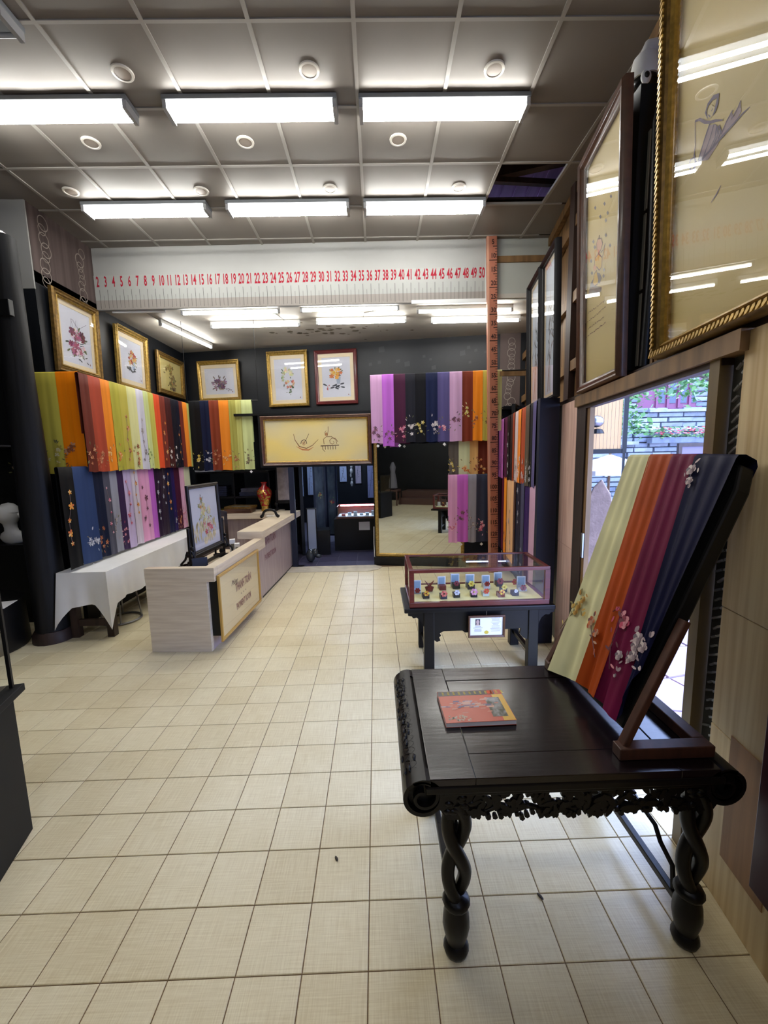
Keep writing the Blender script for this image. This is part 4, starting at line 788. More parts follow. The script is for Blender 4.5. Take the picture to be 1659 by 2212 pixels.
def onboard(px, py, base=NB):
    d = ray(px, py); t = (base-Vector((0, 0, EYE))).dot(nrm)/d.dot(nrm); return Vector((0, 0, EYE))+d*t
def board_scarf(label, tl, tr, bl, br, col, fl, clusters, seed, over=.0):
    rr = random.Random(seed); nu, nv = 16, 24; P = []
    TL, TR, BL, BR = [onboard(*q) for q in (tl, tr, bl, br)]
    def at(u, v): 
        p = BL.lerp(BR, u).lerp(TL.lerp(TR, u), v)
        wv = .005*math.sin(u*9+seed)*(1.1-v)+.003*math.sin(u*17+seed*2)+.004+.010*max(0, .35-v)/.35*math.sin(u*6+seed)
        return p+nrm*(.013+.002*seed+wv)
    rows = [[at(i/nu, j/nv) for i in range(nu+1)] for j in range(nv+1)]
    up = (NT-NB).normalized()
    for k, (s, d) in enumerate(((.012, .0), (.02, -.02), (.016, -.05), (.0, -.062), (-.12, -.064))): rows.append([TL.lerp(TR, i/nu)+up*s+nrm*(.013+.002*seed*(k < 2)+d) for i in range(nu+1)])
    org = BL.copy(); mb = B(SILK); n = nu+1
    mb.add([p-org for r in rows for p in r], [(j*n+i, j*n+i+1, (j+1)*n+i+1, (j+1)*n+i) for j in range(len(rows)-1) for i in range(nu)])
    o = mb.build('silk_scarf', None, org, smooth=70); o.color = c3(deep(col)); tag(o, label, 'scarf', 'scarves on the easel')
    e = MB(); hx = (NB-FB).normalized()
    def petal(p, L, W, a, c, lift):
        e.use(flat(c)); vs = []
        for k in range(8):
            t = 2*pi*k/8; uu = (math.cos(t)+1)/2*L; vv = math.sin(t)*W/2; bulge = .25*W*(1-abs(math.cos(t)))
            vs.append(p+hx*(uu*math.cos(a)-vv*math.sin(a))+up*(uu*math.sin(a)+vv*math.cos(a))+nrm*(.003+lift)-org)
        e.add(vs, [tuple(range(8))])
    for (q, s, kind) in clusters:
        base = onboard(*q)+nrm*(.022+.002*seed)
        if kind == 'rose':
            for ring, (nn, f) in enumerate(((6, 1), (5, .72), (4, .42))):
                for k in range(nn): petal(base, s*.56*f, s*.5*f, 2*pi*k/nn+ring*.5+rr.random()*.3, fl[(k+ring) % len(fl)], .0015*ring+.0004*k)
        elif kind == 'leaf': petal(base, s*.8, s*.28, rr.uniform(0, 6.3), rr.choice(fl), 0)
        elif kind == 'bud': petal(base, s, s*.6, rr.uniform(1, 2), rr.choice(fl), 0); petal(base, s*.8, s*.4, rr.uniform(1.5, 2.6), rr.choice(fl), .001)
    for q in clusters:
        pass
    if over:
        pts = [onboard(*q)+nrm*(.024+.002*seed)-org for q in over]; e.use(flat(fl[-1])).tube(pts, .0016, 5)
    e.build('embroidery', o, kind='stuff'); return o
CREAMF = [(206, 166, 76), (190, 140, 60), (214, 186, 110), (140, 130, 80)]; ORF = [(226, 130, 76), (206, 160, 130), (190, 90, 50), (130, 90, 90)]; MAGF = [(206, 80, 110), (226, 150, 160), (150, 60, 80), (110, 56, 70)]; WHF = [(206, 186, 186), (170, 150, 156), (226, 212, 208), (120, 106, 116)]
board_scarf('cream silk scarf with a yellow flower spray on the easel', (1367, 991), (1414, 991), (1199, 1452), (1263, 1480), (226, 222, 172), CREAMF, [((1262, 1312), .035, 'rose'), ((1272, 1300), .03, 'rose'), ((1256, 1325), .03, 'rose'), ((1266, 1290), .03, 'bud'), ((1245, 1335), .03, 'leaf'), ((1236, 1342), .03, 'leaf'), ((1278, 1320), .03, 'leaf'), ((1250, 1308), .03, 'leaf'), ((1282, 1295), .025, 'leaf'), ((1228, 1352), .025, 'leaf'), ((1270, 1335), .025, 'bud'), ((1248, 1318), .025, 'bud')], 1, over=[(1222, 1362), (1240, 1338), (1262, 1318)])
board_scarf('burnt orange silk scarf with coral blossoms on the easel', (1411, 991), (1464, 991), (1260, 1478), (1298, 1512), (196, 82, 22), ORF, [((1292, 1346), .035, 'rose'), ((1302, 1372), .03, 'rose'), ((1284, 1362), .025, 'bud'), ((1296, 1390), .03, 'leaf'), ((1288, 1376), .025, 'leaf'), ((1300, 1406), .03, 'leaf'), ((1298, 1336), .02, 'bud')], 2, over=[(1300, 1425), (1294, 1385), (1290, 1350)])
board_scarf('magenta silk scarf with pink orchids on a curving stem, on the easel', (1461, 992), (1519, 992), (1295, 1508), (1343, 1563), (140, 20, 76), MAGF, [((1366, 1350), .045, 'rose'), ((1358, 1338), .03, 'bud'), ((1344, 1336), .03, 'leaf'), ((1348, 1325), .02, 'bud'), ((1338, 1360), .025, 'leaf'), ((1334, 1410), .035, 'leaf'), ((1340, 1395), .03, 'leaf'), ((1352, 1405), .03, 'leaf'), ((1336, 1440), .03, 'leaf')], 3, over=[(1333, 1450), (1336, 1400), (1352, 1360), (1362, 1330), (1354, 1318), (1340, 1326)])
board_scarf('navy silk scarf with pale roses at hem and top on the easel', (1516, 993), (1606, 996), (1341, 1558), (1404, 1440), (22, 24, 76), WHF, [((1398, 1385), .038, 'rose'), ((1408, 1405), .035, 'rose'), ((1392, 1402), .035, 'rose'), ((1388, 1422), .036, 'rose'), ((1378, 1430), .025, 'rose'), ((1356, 1422), .032, 'rose'), ((1392, 1372), .024, 'bud'), ((1424, 1384), .024, 'bud'), ((1370, 1440), .03, 'leaf'), ((1384, 1445), .028, 'leaf'), ((1400, 1435), .03, 'leaf'), ((1414, 1392), .022, 'leaf'), ((1380, 1392), .022, 'leaf'), ((1352, 1456), .02, 'bud'), ((1346, 1470), .015, 'bud'), ((1402, 1456), .016, 'bud'), ((1376, 1412), .022, 'leaf'), ((1364, 1434), .022, 'leaf'),
   ((1512, 1022), .034, 'rose'), ((1520, 1008), .028, 'leaf'), ((1502, 1040), .026, 'leaf'), ((1508, 1046), .026, 'rose'), ((1528, 1018), .022, 'leaf'), ((1498, 1028), .02, 'leaf'), ((1506, 1062), .016, 'bud')], 4, over=[(1506, 1060), (1510, 1035), (1520, 1008)])
# ------------------------------------------------------------------ glass display case on its dark table
KT = thing('case_table', 'dark lacquer table with bracket aprons under the jewellery case', 'table', (.705, 2.75, .001))
B(EBONY).box(-.53, .53, -.02, .47, .452, .485).build('top', KT, bevel=.006)
for x in (-.355, .385):
    for y in (.03, .42): B(EBONY).box(x-.036, x+.036, y-.03, y+.03, 0, .45).build('leg', KT, bevel=.004)
    B(EBONY).box(x-.014, x+.014, .06, .39, .10, .13).build('stretcher', KT); B(EBONY).box(x-.014, x+.014, .06, .39, .30, .45).build('side_apron', KT)
ap = [(-.32, .45), (-.32, .24), (-.30, .225), (-.275, .235), (-.285, .26), (-.27, .27), (-.28, .29), (-.25, .305), (-.12, .305), (-.10, .29), (-.07, .29), (-.05, .305), (.10, .305), (.30, .31), (.29, .27), (.315, .24), (.35, .225), (.35, .45)]
B(EBONY).prism(ap, .01, .03).build('front_apron', KT)
for s, xe in ((-1, -.392), (1, .422)):
    B(EBONY).prism([(xe, .45), (xe+s*.11, .45), (xe+s*.11, .425), (xe+s*.085, .42), (xe+s*.075, .405), (xe+s*.05, .41), (xe+s*.02, .385), (xe, .34)], .01, .03).build('bracket', KT)
K = thing('display_case', 'rosewood framed glass case of flower jewellery on the dark table', 'display case', (.705, 2.75, .4868))
cw, cdp, ch = .492, .45, .272
mb = B(ROSEWOOD)
B(ROSEWOOD).box(-cw, cw, 0, .03, 0, .035).box(-cw, cw, cdp-.03, cdp, 0, .035).box(-cw, -cw+.03, .03, cdp-.03, 0, .035).box(cw-.03, cw, .03, cdp-.03, 0, .035).build('base_frame', K, bevel=.003)
B(ROSEWOOD).box(-cw, cw, 0, .028, ch-.025, ch).box(-cw, cw, cdp-.025, cdp, ch-.012, ch).box(-cw, -cw+.03, .028, cdp-.025, ch-.02, ch).box(cw-.03, cw, .028, cdp-.025, ch-.02, ch).build('top_frame', K, bevel=.003)
for x in (-cw, cw-.034):
    for y in (0, cdp-.026): B(ROSEWOOD).box(x, x+.034, y, y+.026, .035, ch-.02).build('corner_post', K)
B(mat('cream_lining', (226, 216, 160), .8)).box(-cw+.03, cw-.03, .03, cdp-.03, .01, .03).build('lining', K)
B(CASEGLASS).flat([(-cw+.034, .035), (cw-.034, .035), (cw-.034, ch-.025), (-cw+.034, ch-.025)], .012).build('front_glass', K); B(CASEGLASS).add([(-cw+.03, .028, ch-.006), (cw-.03, .028, ch-.006), (cw-.03, cdp-.025, ch-.006), (-cw+.03, cdp-.025, ch-.006)], [(0, 1, 2, 3)]).build('top_glass', K)
for s in (-1, 1): B(CASEGLASS).add([(s*(cw-.012), .028, .035), (s*(cw-.012), cdp-.028, .035), (s*(cw-.012), cdp-.028, ch-.02), (s*(cw-.012), .028, ch-.02)], [(0, 1, 2, 3)]).build('side_glass', K)
B(CASEGLASS).flat([(-cw+.034, .035), (cw-.034, .035), (cw-.034, ch-.012), (-cw+.034, ch-.012)], cdp-.012).build('rear_glass', K)
def caspt(px, py_, z=.5188):
    d = ray(px, py_); t = (z-EYE)/d.z; return d.x*t, d.y*t
def flower(parent, c, r, cols, n=6, name='flower'):
    mb = MB()
    for k in range(n):
        t = 2*pi*k/n; d = Vector((math.cos(t), -.35, math.sin(t))); s = Vector((-math.sin(t), 0, math.cos(t)))*r*.42; p = Vector(c)
        q = p+d*r*.62; e = p+Vector((math.cos(t)*r, -.1*r, math.sin(t)*r)); mb.use(flat(cols[k % 2], .4)).add([p, q-s, e-s*.5, e+s*.5, q+s], [(0, 1, 2, 3, 4)])
    mb.use(flat(cols[2], .4)).ball((c[0], c[1]-.18*r, c[2]), r*.28, 8); return mb.build(name, parent, smooth=50)
def jewel(px, py_, label, body, fcols=None, lid=None, s=1.0, kind='box', fr_=.021):
    x, y = caspt(px, py_); t = thing('jewel_box' if kind != 'loose' else 'flower_brooch', label, 'jewellery', (x, y, .5175), R.uniform(-.12, .12), 'jewellery pieces in the glass case')
    w_ = .024*s
    if kind == 'box': B(flat(body, .35)).box(-w_, w_, 0, 2*w_, 0, .034*s).build('box', t, bevel=.002)
    if kind == 'stand': B(flat(body, .3)).prism([(-w_*.8, 0), (w_*.8, 0), (w_*1.2, .035), (w_*.4, .045), (w_*1.3, .085), (w_*.3, .062), (0, .05), (-w_*.3, .062), (-w_*1.3, .09), (-w_*.4, .045), (-w_*1.2, .035)], .01, .03).build('stand', t, bevel=.002)
    if kind == 'tray': B(flat(body, .35)).box(-w_*1.1, w_*1.1, 0, 2*w_, 0, .014).build('tray', t, bevel=.002)
    if lid: B(flat(lid, .3)).box(-w_*1.25, w_*1.25, 2*w_+.004, 2*w_+.012, 0, .09*s).build('lid', t, bevel=.003); B(flat((150, 176, 196), .3)).box(-w_*.95, w_*.95, 2*w_+.002, 2*w_+.004, .03*s, .082*s).build('lid_lining', t)
    if fcols: flower(t, (0, -.004, .034*s+fr_*.35 if kind == 'box' else .03), fr_, fcols)
    return t
Yw = ((226, 190, 60), (206, 120, 40), (120, 50, 30)); Cr = ((214, 90, 80), (226, 130, 110), (80, 40, 30)); Wt = ((226, 224, 230), (200, 200, 210), (160, 160, 170)); Pk = ((214, 140, 166), (226, 170, 190), (206, 190, 110)); Og = ((206, 80, 40), (190, 60, 36), (226, 160, 60)); Ye = ((236, 220, 110), (226, 200, 80), (206, 160, 50)); Rd = ((130, 30, 30), (150, 44, 40), (90, 24, 24)); Rs = ((120, 40, 60), (140, 60, 80), (80, 30, 44))
DK = (34, 30, 36)
jewel(921, 1293, 'front dark jewel box with an orange and yellow flower, left end', DK, Yw); jewel(959, 1294, 'front navy jewel box with a coral flower', (44, 46, 66), Cr, fr_=.024); jewel(987, 1291, 'front black jewel box with a white bow', (20, 26, 26), Wt)
jewel(1024, 1290, 'front dark jewel box with a large pink flower', DK, Pk, fr_=.026); jewel(1050, 1288, 'clear box with an orange flower in the front row', (190, 196, 186), Og); jewel(1084, 1290, 'reddish brown jewel box with small yellow flowers', (110, 40, 30), Yw); jewel(1114, 1287, 'open black jewel box with silver piece, right end of front row', (24, 24, 26), Wt, None, 1.0, 'box', .014)
jewel(902, 1283, 'pale open box with a red brown brooch at the left glass', (150, 160, 174), Rd, (206, 212, 224), 1.0, 'tray'); jewel(928, 1279, 'red brown butterfly shaped brooch stand near left end', (110, 44, 34), Rd, None, 1.2, 'stand', .014); jewel(957, 1275, 'white lidded box behind a small maroon chest', (110, 40, 40), None, (226, 228, 236), 1.05)
jewel(986, 1272, 'white lidded box holding a dark rose', (24, 34, 32), Rs, (214, 220, 234), 1.15); jewel(1018, 1273, 'white lidded box with a pale yellow flower', (58, 50, 60), Ye, (226, 228, 236), 1.15, 'box', .024); jewel(1052, 1272, 'white lidded box with a crimson flower', (206, 206, 216), Rd, (226, 230, 238), 1.05)
jewel(1080, 1267, 'white lidded box at the back with two dark red flowers', (50, 40, 46), Rd, (222, 228, 236), 1.1, 'box', .026); jewel(1089, 1279, 'dark box with a bright yellow flower, before the dark red ones', (40, 44, 60), Ye, None, 1.0, 'box', .022); jewel(1112, 1264, 'loose orange flower brooch at the back right', DK, Og, None, 1, 'loose', .026); jewel(1130, 1277, 'white lidded tray with a red brown brooch, right end', (206, 214, 224), Rd, (220, 226, 234), 1.1, 'tray', .024)
CT = thing('framed_certificate', 'brown framed certificate with small portrait and yellow seal hung under the case', 'certificate', (.745, 2.722, .272), 0, rx=.015)
cwd, chh = .128, .16
B(BROWNFRAME).sweep_rect(-cwd, cwd, 0, chh, [(0, 0), (0, -.012), (.006, -.016), (.013, -.012), (.016, -.004)]).add([(-cwd, 0, 0), (cwd, 0, 0), (cwd, 0, chh), (-cwd, 0, chh)], [(0, 3, 2, 1)]).build('frame', CT)
B(PAPER).flat([(-cwd+.014, .014), (cwd-.014, .014), (cwd-.014, chh-.014), (-cwd+.014, chh-.014)], -.005).build('sheet', CT)
B(flat((60, 54, 56))).flat([(-.078, .088), (-.045, .088), (-.045, .134), (-.078, .134)], -.0055).build('portrait_ground', CT)
B(flat((190, 160, 150))).disc(-.0615, .113, .0115, .017, -.0058, 12).flat([(-.075, .089), (-.048, .089), (-.054, .099), (-.069, .099)], -.0057).build('portrait', CT)
B(flat((206, 180, 60))).disc(.0, .036, .016, .014, -.0056, 10).build('seal', CT)
mb = B(flat((120, 110, 120)))
for k in range(11): wk = R.uniform(.018, .045); z = .138-.0095*k; mb.flat([(.064-wk, z), (.064+wk, z), (.064+wk, z+.0022), (.064-wk, z+.0022)], -.0056)
for k in range(5): wk = R.uniform(.02, .034); z = .077-.009*k; mb.flat([(-.06-wk, z), (-.06+wk, z), (-.06+wk, z+.0028), (-.06-wk, z+.0028)], -.0056)
mb.build('print_lines', CT, kind='stuff'); B(STEEL).tube([(0, -.003, chh), (0, -.003, chh+.03)], .002, 5).build('hook', CT)
# ------------------------------------------------------------------ payment counter
CN = thing('payment_counter', 'L-shaped ash laminate counter with a low near half and a raised far half', 'counter', (-1.36, 3.18, .001), -math.atan(.05))
B(LAM).box(-.495, 0, 0, .04, 0, .59).build('end_panel', CN, bevel=.002); B(LAM).box(-.49, .07, -.012, .05, .588, .70).build('end_cap', CN, bevel=.002)
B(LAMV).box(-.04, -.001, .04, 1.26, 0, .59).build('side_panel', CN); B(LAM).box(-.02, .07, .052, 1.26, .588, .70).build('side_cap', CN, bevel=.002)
B(LAM).box(-.45, -.042, .042, 1.26, .54, .565).build('inner_desk', CN)
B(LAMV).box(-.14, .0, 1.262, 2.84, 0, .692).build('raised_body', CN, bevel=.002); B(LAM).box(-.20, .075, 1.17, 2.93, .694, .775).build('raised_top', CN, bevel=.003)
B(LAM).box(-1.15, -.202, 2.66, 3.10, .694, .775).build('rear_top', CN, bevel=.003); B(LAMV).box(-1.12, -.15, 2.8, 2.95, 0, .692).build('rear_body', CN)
B(BLACK).box(-.13, .001, 1.28, 2.83, 0, .02).build('plinth', CN)
MAR = mat('maroon_print', (128, 60, 72), .5); PALM = mat('pale_maroon_lettering', (140, 100, 108), .5)
text(CN, 'THANH TOÁN', .125, (.0015, 1.62, .60), PALM, 'lettering', .62, .004, pi/2); text(CN, 'PAYMENT ROOM', .09, (.0015, 1.64, .42), PALM, 'lettering', .62, .003, pi/2); text(CN, 'Phòng', .05, (.0015, 1.42, .67), PALM, 'lettering', .8, 0, pi/2, .3)  # paler repeat of the sign wording on the raised counter face
SG = thing('framed_sign', 'cream framed notice reading THANH TOÁN and PAYMENT ROOM on the counter front', 'sign', (-1.36+.002, 3.215, .10), -math.atan(.05))
B(BLACK).box(0, .068, 0, .90, .02, .482).build('backing_box', SG, bevel=.002)
SIGNFR = mat('gilt_sign_frame', (196, 158, 84), .4, .25); CREAM = mat('cream_sheet', (226, 208, 164), .5)
SG2 = put('sign_face', None, SG, (.078, .45, -.02), pi/2)
mb = B(SIGNFR).sweep_rect(-.475, .475, 0, .55, [(0, 0), (0, -.016), (.012, -.02), (.022, -.014), (.024, -.003)]); o = mb.build('frame', SG2); B(CREAM).flat([(-.46, .015), (.46, .015), (.46, .535), (-.46, .535)], -.004).build('sheet', SG2)
text(SG2, 'Phòng', .06, (-.15, -.0055, .40), flat((84, 52, 60)), 'lettering', .9, .001, 0, .4); text(SG2, 'THANH TOÁN', .10, (.06, -.0055, .335), MAR, 'lettering', .58, .004); text(SG2, '•  •  •', .05, (.04, -.0055, .25), flat((84, 60, 60)), 'lettering', 1.2); text(SG2, 'PAYMENT ROOM', .08, (.04, -.0055, .165), MAR, 'lettering', .58, .003)
B(GLASS).flat([(-.455, .02), (.455, .02), (.455, .53), (-.455, .53)], -.008).build('glass', SG2)
DZ = .5665
# embroidery on a carved stand
x, y = -1.62, 3.50
ST = thing('carved_stand', 'black carved wooden stand holding the framed flower embroidery on the counter', 'stand', (-1.585, 3.80, DZ), math.radians(86))
for s in (-.325, .325):
    mb = B(EBONY).box(s-.03, s+.03, -.1, .1, 0, .03).tube([(s, 0, .03), (s, 0, .40)], .014, 8)
    for k in range(4): mb.ball((s, (-1)**k*.02, .06+.055*k), .03-.004*k, 8, .8, 1.1, 1.0)
    mb.tube([(s, -.09, .03), (s, -.085, .09), (s, -.045, .13), (s, -.02, .2)], .01, 6).tube([(s, .09, .03), (s, .085, .09), (s, .045, .13), (s, .02, .2)], .01, 6); mb.build('carved_upright', ST, smooth=60)
B(EBONY).box(-.325, .325, -.012, .012, .12, .145).box(-.325, .325, -.012, .012, .03, .055).build('cross_rail', ST)
def artS(mb, x0, x1, z0, z1, y):
    w_, h_ = x1-x0, z1-z0; cx = x0+.5*w_
    for k in range(60): mb.use(flat(R.choice(((214, 200, 160), (190, 176, 130), (226, 216, 186))))).petal(cx+R.gauss(-.02, .11), z0+h_*R.uniform(.03, .34), .08, .03, pi/2+R.uniform(-.5, .5), y-.0002*(k % 4), 6)
    bouquet(mb, cx+.03, z0+h_*.38, .10, y-.001, [(206, 120, 130), (190, 90, 100), (226, 190, 190)], 10, ((196, 190, 140), (170, 160, 110))); bouquet(mb, cx, z0+h_*.56, .11, y-.001, [(226, 216, 190), (206, 196, 150)], 18, ((150, 150, 100), (196, 190, 150))); bouquet(mb, cx-.03, z0+h_*.74, .06, y-.001, [(206, 130, 80), (150, 150, 110)], 5)
picture('black framed embroidery of cream and rose blossoms on the carved counter stand', (-1.585, 3.80, DZ+.147), math.radians(86), .58, .615, .035, DKF, ARTWHITE, artS, 0, -.03, .026, seal=False)
tag(B(NAVY).box(-.06, .06, 0, .03, 0, .16).build('dark_box', None, (-1.475, 3.36, DZ+.012), .5, bevel=.003, rx=-.3), 'dark navy presentation box leaning before the framed embroidery', 'box')
tag(B(PAPER).box(-.07, .07, -.04, .04, 0, .004).build('paper_note', None, (-1.45, 3.62, DZ), .4), 'white paper note on the counter desk beside the dark box', 'paper')
def arch(name, label, loc, rotz, s, m):
    mb = B(m); pts = [(-.1*s, 0, .022*s)]+[(-.1*s*math.cos(pi*i/8)*.82, 0, .05*s+.06*s*math.sin(pi*i/8)) for i in range(9)]+[(.1*s, 0, .022*s)]
    mb.tube(pts, [.022*s]+[.017*s]*9+[.022*s], 8); mb.ball((-.105*s, 0, .022*s), .022*s, 10).ball((.105*s, 0, .022*s), .022*s, 10)
    return tag(mb.build(name, None, loc, rotz, smooth=60), label, 'stand')
arch('arched_stand', 'small dark arched wooden rest on the low counter desk', (-1.425, 3.78, DZ), 1.55, .55, EBONY)
arch('arched_stand', 'dark arched wooden rest on the far end of the raised counter', (-1.40, 5.35, .7765), .1, 1.0, EBONY)
tag(B(mat('patterned_coaster', (190, 182, 170), .5, var=.2, vscale=(30, 30, 30))).box(-.09, .09, -.07, .07, 0, .008).build('coaster', None, (-1.40, 5.53, .7765), .2), 'pale patterned coaster behind the arched rest on the raised counter', 'coaster')
for (x, y, w_, h_, l) in ((-1.52, 4.26, .055, .15, 'taller white carton on the counter desk'), (-1.45, 4.19, .05, .12, 'shorter white carton in front of the taller one on the counter desk')):
    t = thing('small_carton', l, 'box', (x, y, DZ), .3, 'white cartons'); B(PAPER).box(-w_/2, w_/2, -.03, .03, 0, h_).build('carton', t, bevel=.002); B(flat((120, 116, 104))).flat([(-w_*.3, h_*.35), (w_*.3, h_*.35), (w_*.3, h_*.7), (-w_*.3, h_*.7)], -.0315).build('printed_label', t)
# red and gilt vase, stacked frames
VA = thing('porcelain_vase', 'red porcelain vase with gilt blossoms on the rear counter', 'vase', (-1.655, 6.10, .7762))
VR = mat('red_glaze', (150, 26, 24), .15, coat=.5); VG = mat('gilt_relief', (214, 170, 80), .25, .7, var=.3, vscale=(40, 40, 40))
prof = [(.055, 0), (.058, .01), (.052, .05), (.056, .08), (.085, .17), (.108, .25), (.104, .30), (.075, .345), (.04, .37), (.034, .39), (.036, .41), (.052, .425), (.048, .43), (.03, .425)]
B(VR).lathe(prof, 28).build('body', VA, smooth=60); B(VG).lathe([(.0565, 0), (.0595, .01), (.0535, .05), (.0575, .08)], 28).build('gilt_foot', VA, smooth=60)
mb = B(VG)
for k in range(170):
    z = R.uniform(.1, .33); i = max(j for j in range(len(prof)) if prof[j][1] <= z); f = (z-prof[i][1])/(prof[i+1][1]-prof[i][1]); r = prof[i][0]+f*(prof[i+1][0]-prof[i][0])+.0012; t = R.uniform(0, 2*pi); s = R.uniform(.008, .02)
    c = Vector((r*math.cos(t), r*math.sin(t), z)); u = Vector((-math.sin(t), math.cos(t), 0)); v = Vector((math.cos(t)*.25, math.sin(t)*.25, 1)).normalized() if z < .26 else Vector((-math.cos(t)*.5, -math.sin(t)*.5, 1)).normalized()
    mb.add([c+u*s*math.cos(2*pi*q/6)+v*s*math.sin(2*pi*q/6) for q in range(6)], [(0, 1, 2, 3, 4, 5)])
mb.build('gilt_blossoms', VA, kind='stuff')
for k in range(3):
    t = thing('framed_photo', ['bottom frame of the three brown frames stacked on the rear counter', 'middle frame of the three brown frames stacked on the rear counter', 'topmost frame of the stack on the rear counter, with a dark picture'][k], 'frame', (-2.0+.01*k, 6.02-.01*k, .7762+.033*k), [.05, -.05, -.2][k], 'brown frames stacked on the rear counter')
    B(BROWNFRAME if k < 2 else GOLDB).box(-.19, .19, -.13, -.10, 0, .032).box(-.19, .19, .10, .13, 0, .032).box(-.19, -.16, -.1, .1, 0, .032).box(.16, .19, -.1, .1, 0, .032).build('frame', t, bevel=.002)
    B(flat((70, 74, 76))).box(-.16, .16, -.1, .1, .004, .02).build('picture', t)
# chair behind counter
CHR = thing('wooden_chair', 'dark wooden chair with slatted back behind the payment counter', 'chair', (-1.97, 4.9, .001), .5)
B(DARKWOOD).box(-.2, .2, -.2, .2, .42, .455).build('seat', CHR, bevel=.004)
for sx in (-.18, .18):
    for sy in (-.18, .18): B(DARKWOOD).box(sx-.018, sx+.018, sy-.018, sy+.018, 0, .42).build('leg', CHR)
    B(DARKWOOD).box(sx-.018, sx+.018, .165, .195, .455, .88).build('back_post', CHR)
for k in range(4): B(DARKWOOD).box(-.13+.07*k, -.09+.07*k, .17, .19, .5, .84).build('back_slat', CHR)
B(DARKWOOD).prism([(-.2, .84), (-.2, .9), (-.1, .93), (.1, .93), (.2, .9), (.2, .84)], .165, .195).build('top_rail', CHR, bevel=.004)
# fabric shelves below the far corner scarves
SH = thing('fabric_shelf', 'black shelf unit in the dark corner stacked with folded fabric', 'shelf', (-2.2, 6.62, .001), 0)
for z in (.55, .95, 1.335): B(BLACK).box(-.55, .55, -.25, .25, z, z+.025).build('shelf', SH)
for x in (-.56, .0, .54): B(BLACK).box(x, x+.02, -.25, .25, 0, 1.335).build('upright', SH)
fc = [((40, 44, 66), 'navy printed'), ((206, 206, 210), 'white'), ((60, 62, 84), 'slate'), ((90, 90, 104), 'grey'), ((200, 170, 60), 'yellow'), ((214, 214, 216), 'plastic wrapped white')]
for i, (x, z, hh, ci, l) in enumerate([(-.30, .976, .16, 0, 'large folded navy fabric bundle on the middle shelf'), (-.44, 1.3615, .05, 1, 'white folded fabric on the shelf top'), (.22, .976, .06, 2, 'lowest slate folded fabric under the far corner shelf top'), (.24, 1.0375, .06, 3, 'grey folded fabric on top of the slate one'), (-.28, .576, .18, 4, 'yellow fabric bundle on the lower shelf'), (.2, .576, .1, 5, 'white plastic wrapped fabric on the lower shelf')]):
    mb = B(mat('folded_fabric_'+fc[ci][1].replace(' ', '_'), fc[ci][0], .7, var=.2, vscale=(20, 20, 20)))
    n = max(1, int(hh/.03))
    for k in range(n): mb.prism([(-.15, k*hh/n), (.15, k*hh/n+.002), (.158, (k+.5)*hh/n), (.15, (k+1)*hh/n-.002), (-.15, (k+1)*hh/n-.002), (-.158, (k+.5)*hh/n)], -.18, .1)
    tag(mb.build('folded_fabric', None, (-2.2+x, 6.62, z+.0015), R.uniform(-.08, .08)), l, 'fabric', 'folded fabric on the shelves')
# ------------------------------------------------------------------ clothed table on the left
tx0, tx1, ty0, ty1, tz = -2.755, -2.335, 3.47, 5.66, .612
TB_ = thing('trestle_table', 'long dark wooden table under the white cloth by the lower scarves', 'table', ((tx0+tx1)/2, (ty0+ty1)/2, .001))
hx, hy = (tx1-tx0)/2-.02, (ty1-ty0)/2-.03
B(DARKWOOD).box(-hx, hx, -hy, hy, .575, .607).build('top', TB_)
for sx in (-1, 1):
    for sy in (-1, 1): B(DARKWOOD).box(sx*hx*.82-.03, sx*hx*.82+.03, sy*(hy-.06)-.03, sy*(hy-.06)+.03, 0, .575).build('leg', TB_)
for sy in (-1, 1): B(DARKWOOD).box(-hx*.8, hx*.8, sy*(hy-.06)-.015, sy*(hy-.06)+.015, .1, .16).build('end_rail', TB_); B(DARKWOOD).bar((-hx*.7, sy*(hy-.06), .3), (-hx*.2, sy*(hy-.06), .56), .03, .04).build('brace', TB_)
per = []; stepn = .028
def edge(p, q): 
    n = max(2, int(math.hypot(q[0]-p[0], q[1]-p[1])/stepn)); return [(p[0]+(q[0]-p[0])*i/n, p[1]+(q[1]-p[1])*i/n) for i in range(n)]
cs = [(tx0, ty0), (tx1, ty0), (tx1, ty1), (tx0, ty1)]
for i in range(4): per += edge(cs[i], cs[(i+1) % 4])
N = len(per); cxm, cym = (tx0+tx1)/2, (ty0+ty1)/2; vs = []; rows = 8
for j in range(rows+1):
    for i, (x, y) in enumerate(per):
        dc = min(math.hypot(x-a, y-b) for a, b in cs[:3]); corner = max(0, 1-dc/.13)**1.4; f = j/rows
        drop = .295+.2*corner+.008*math.sin(i*.5); nx = (1 if x > tx1-.001 else (-1 if x < tx0+.001 else 0)); ny = (-1 if y < ty0+.001 else (1 if y > ty1-.001 else 0))
        if corner > 0: nx, ny = (x-cxm)/.3*.8, (-1 if y < cym else 1)*.8
        wv = (.016+.016*math.sin(i*.42+.6*math.sin(i*.11))+.007*math.sin(i*1.3))*f+.045*corner*f
        if x < tx0+.001 and corner == 0: wv *= .3
        vs.append((x+nx*wv, y+ny*wv, tz-drop*f))
fs = [(j*N+i, (j+1)*N+i, (j+1)*N+(i+1) % N, j*N+(i+1) % N) for j in range(rows) for i in range(N)]+[tuple(range(N))]
mb = B(CLOTH).add(vs, fs); tag(mb.build('tablecloth', smooth=60), 'white cloth with hanging corners draped over the long table', 'tablecloth')
SL = thing('chrome_stool', 'chrome stool with a ring foot pushed under the clothed table', 'stool', (-2.535, 3.93, .012))
B(STEEL).tube([(.17*math.cos(2*pi*k/24), .17*math.sin(2*pi*k/24), 0) for k in range(25)], .011, 8).build('foot_ring', SL, smooth=60)
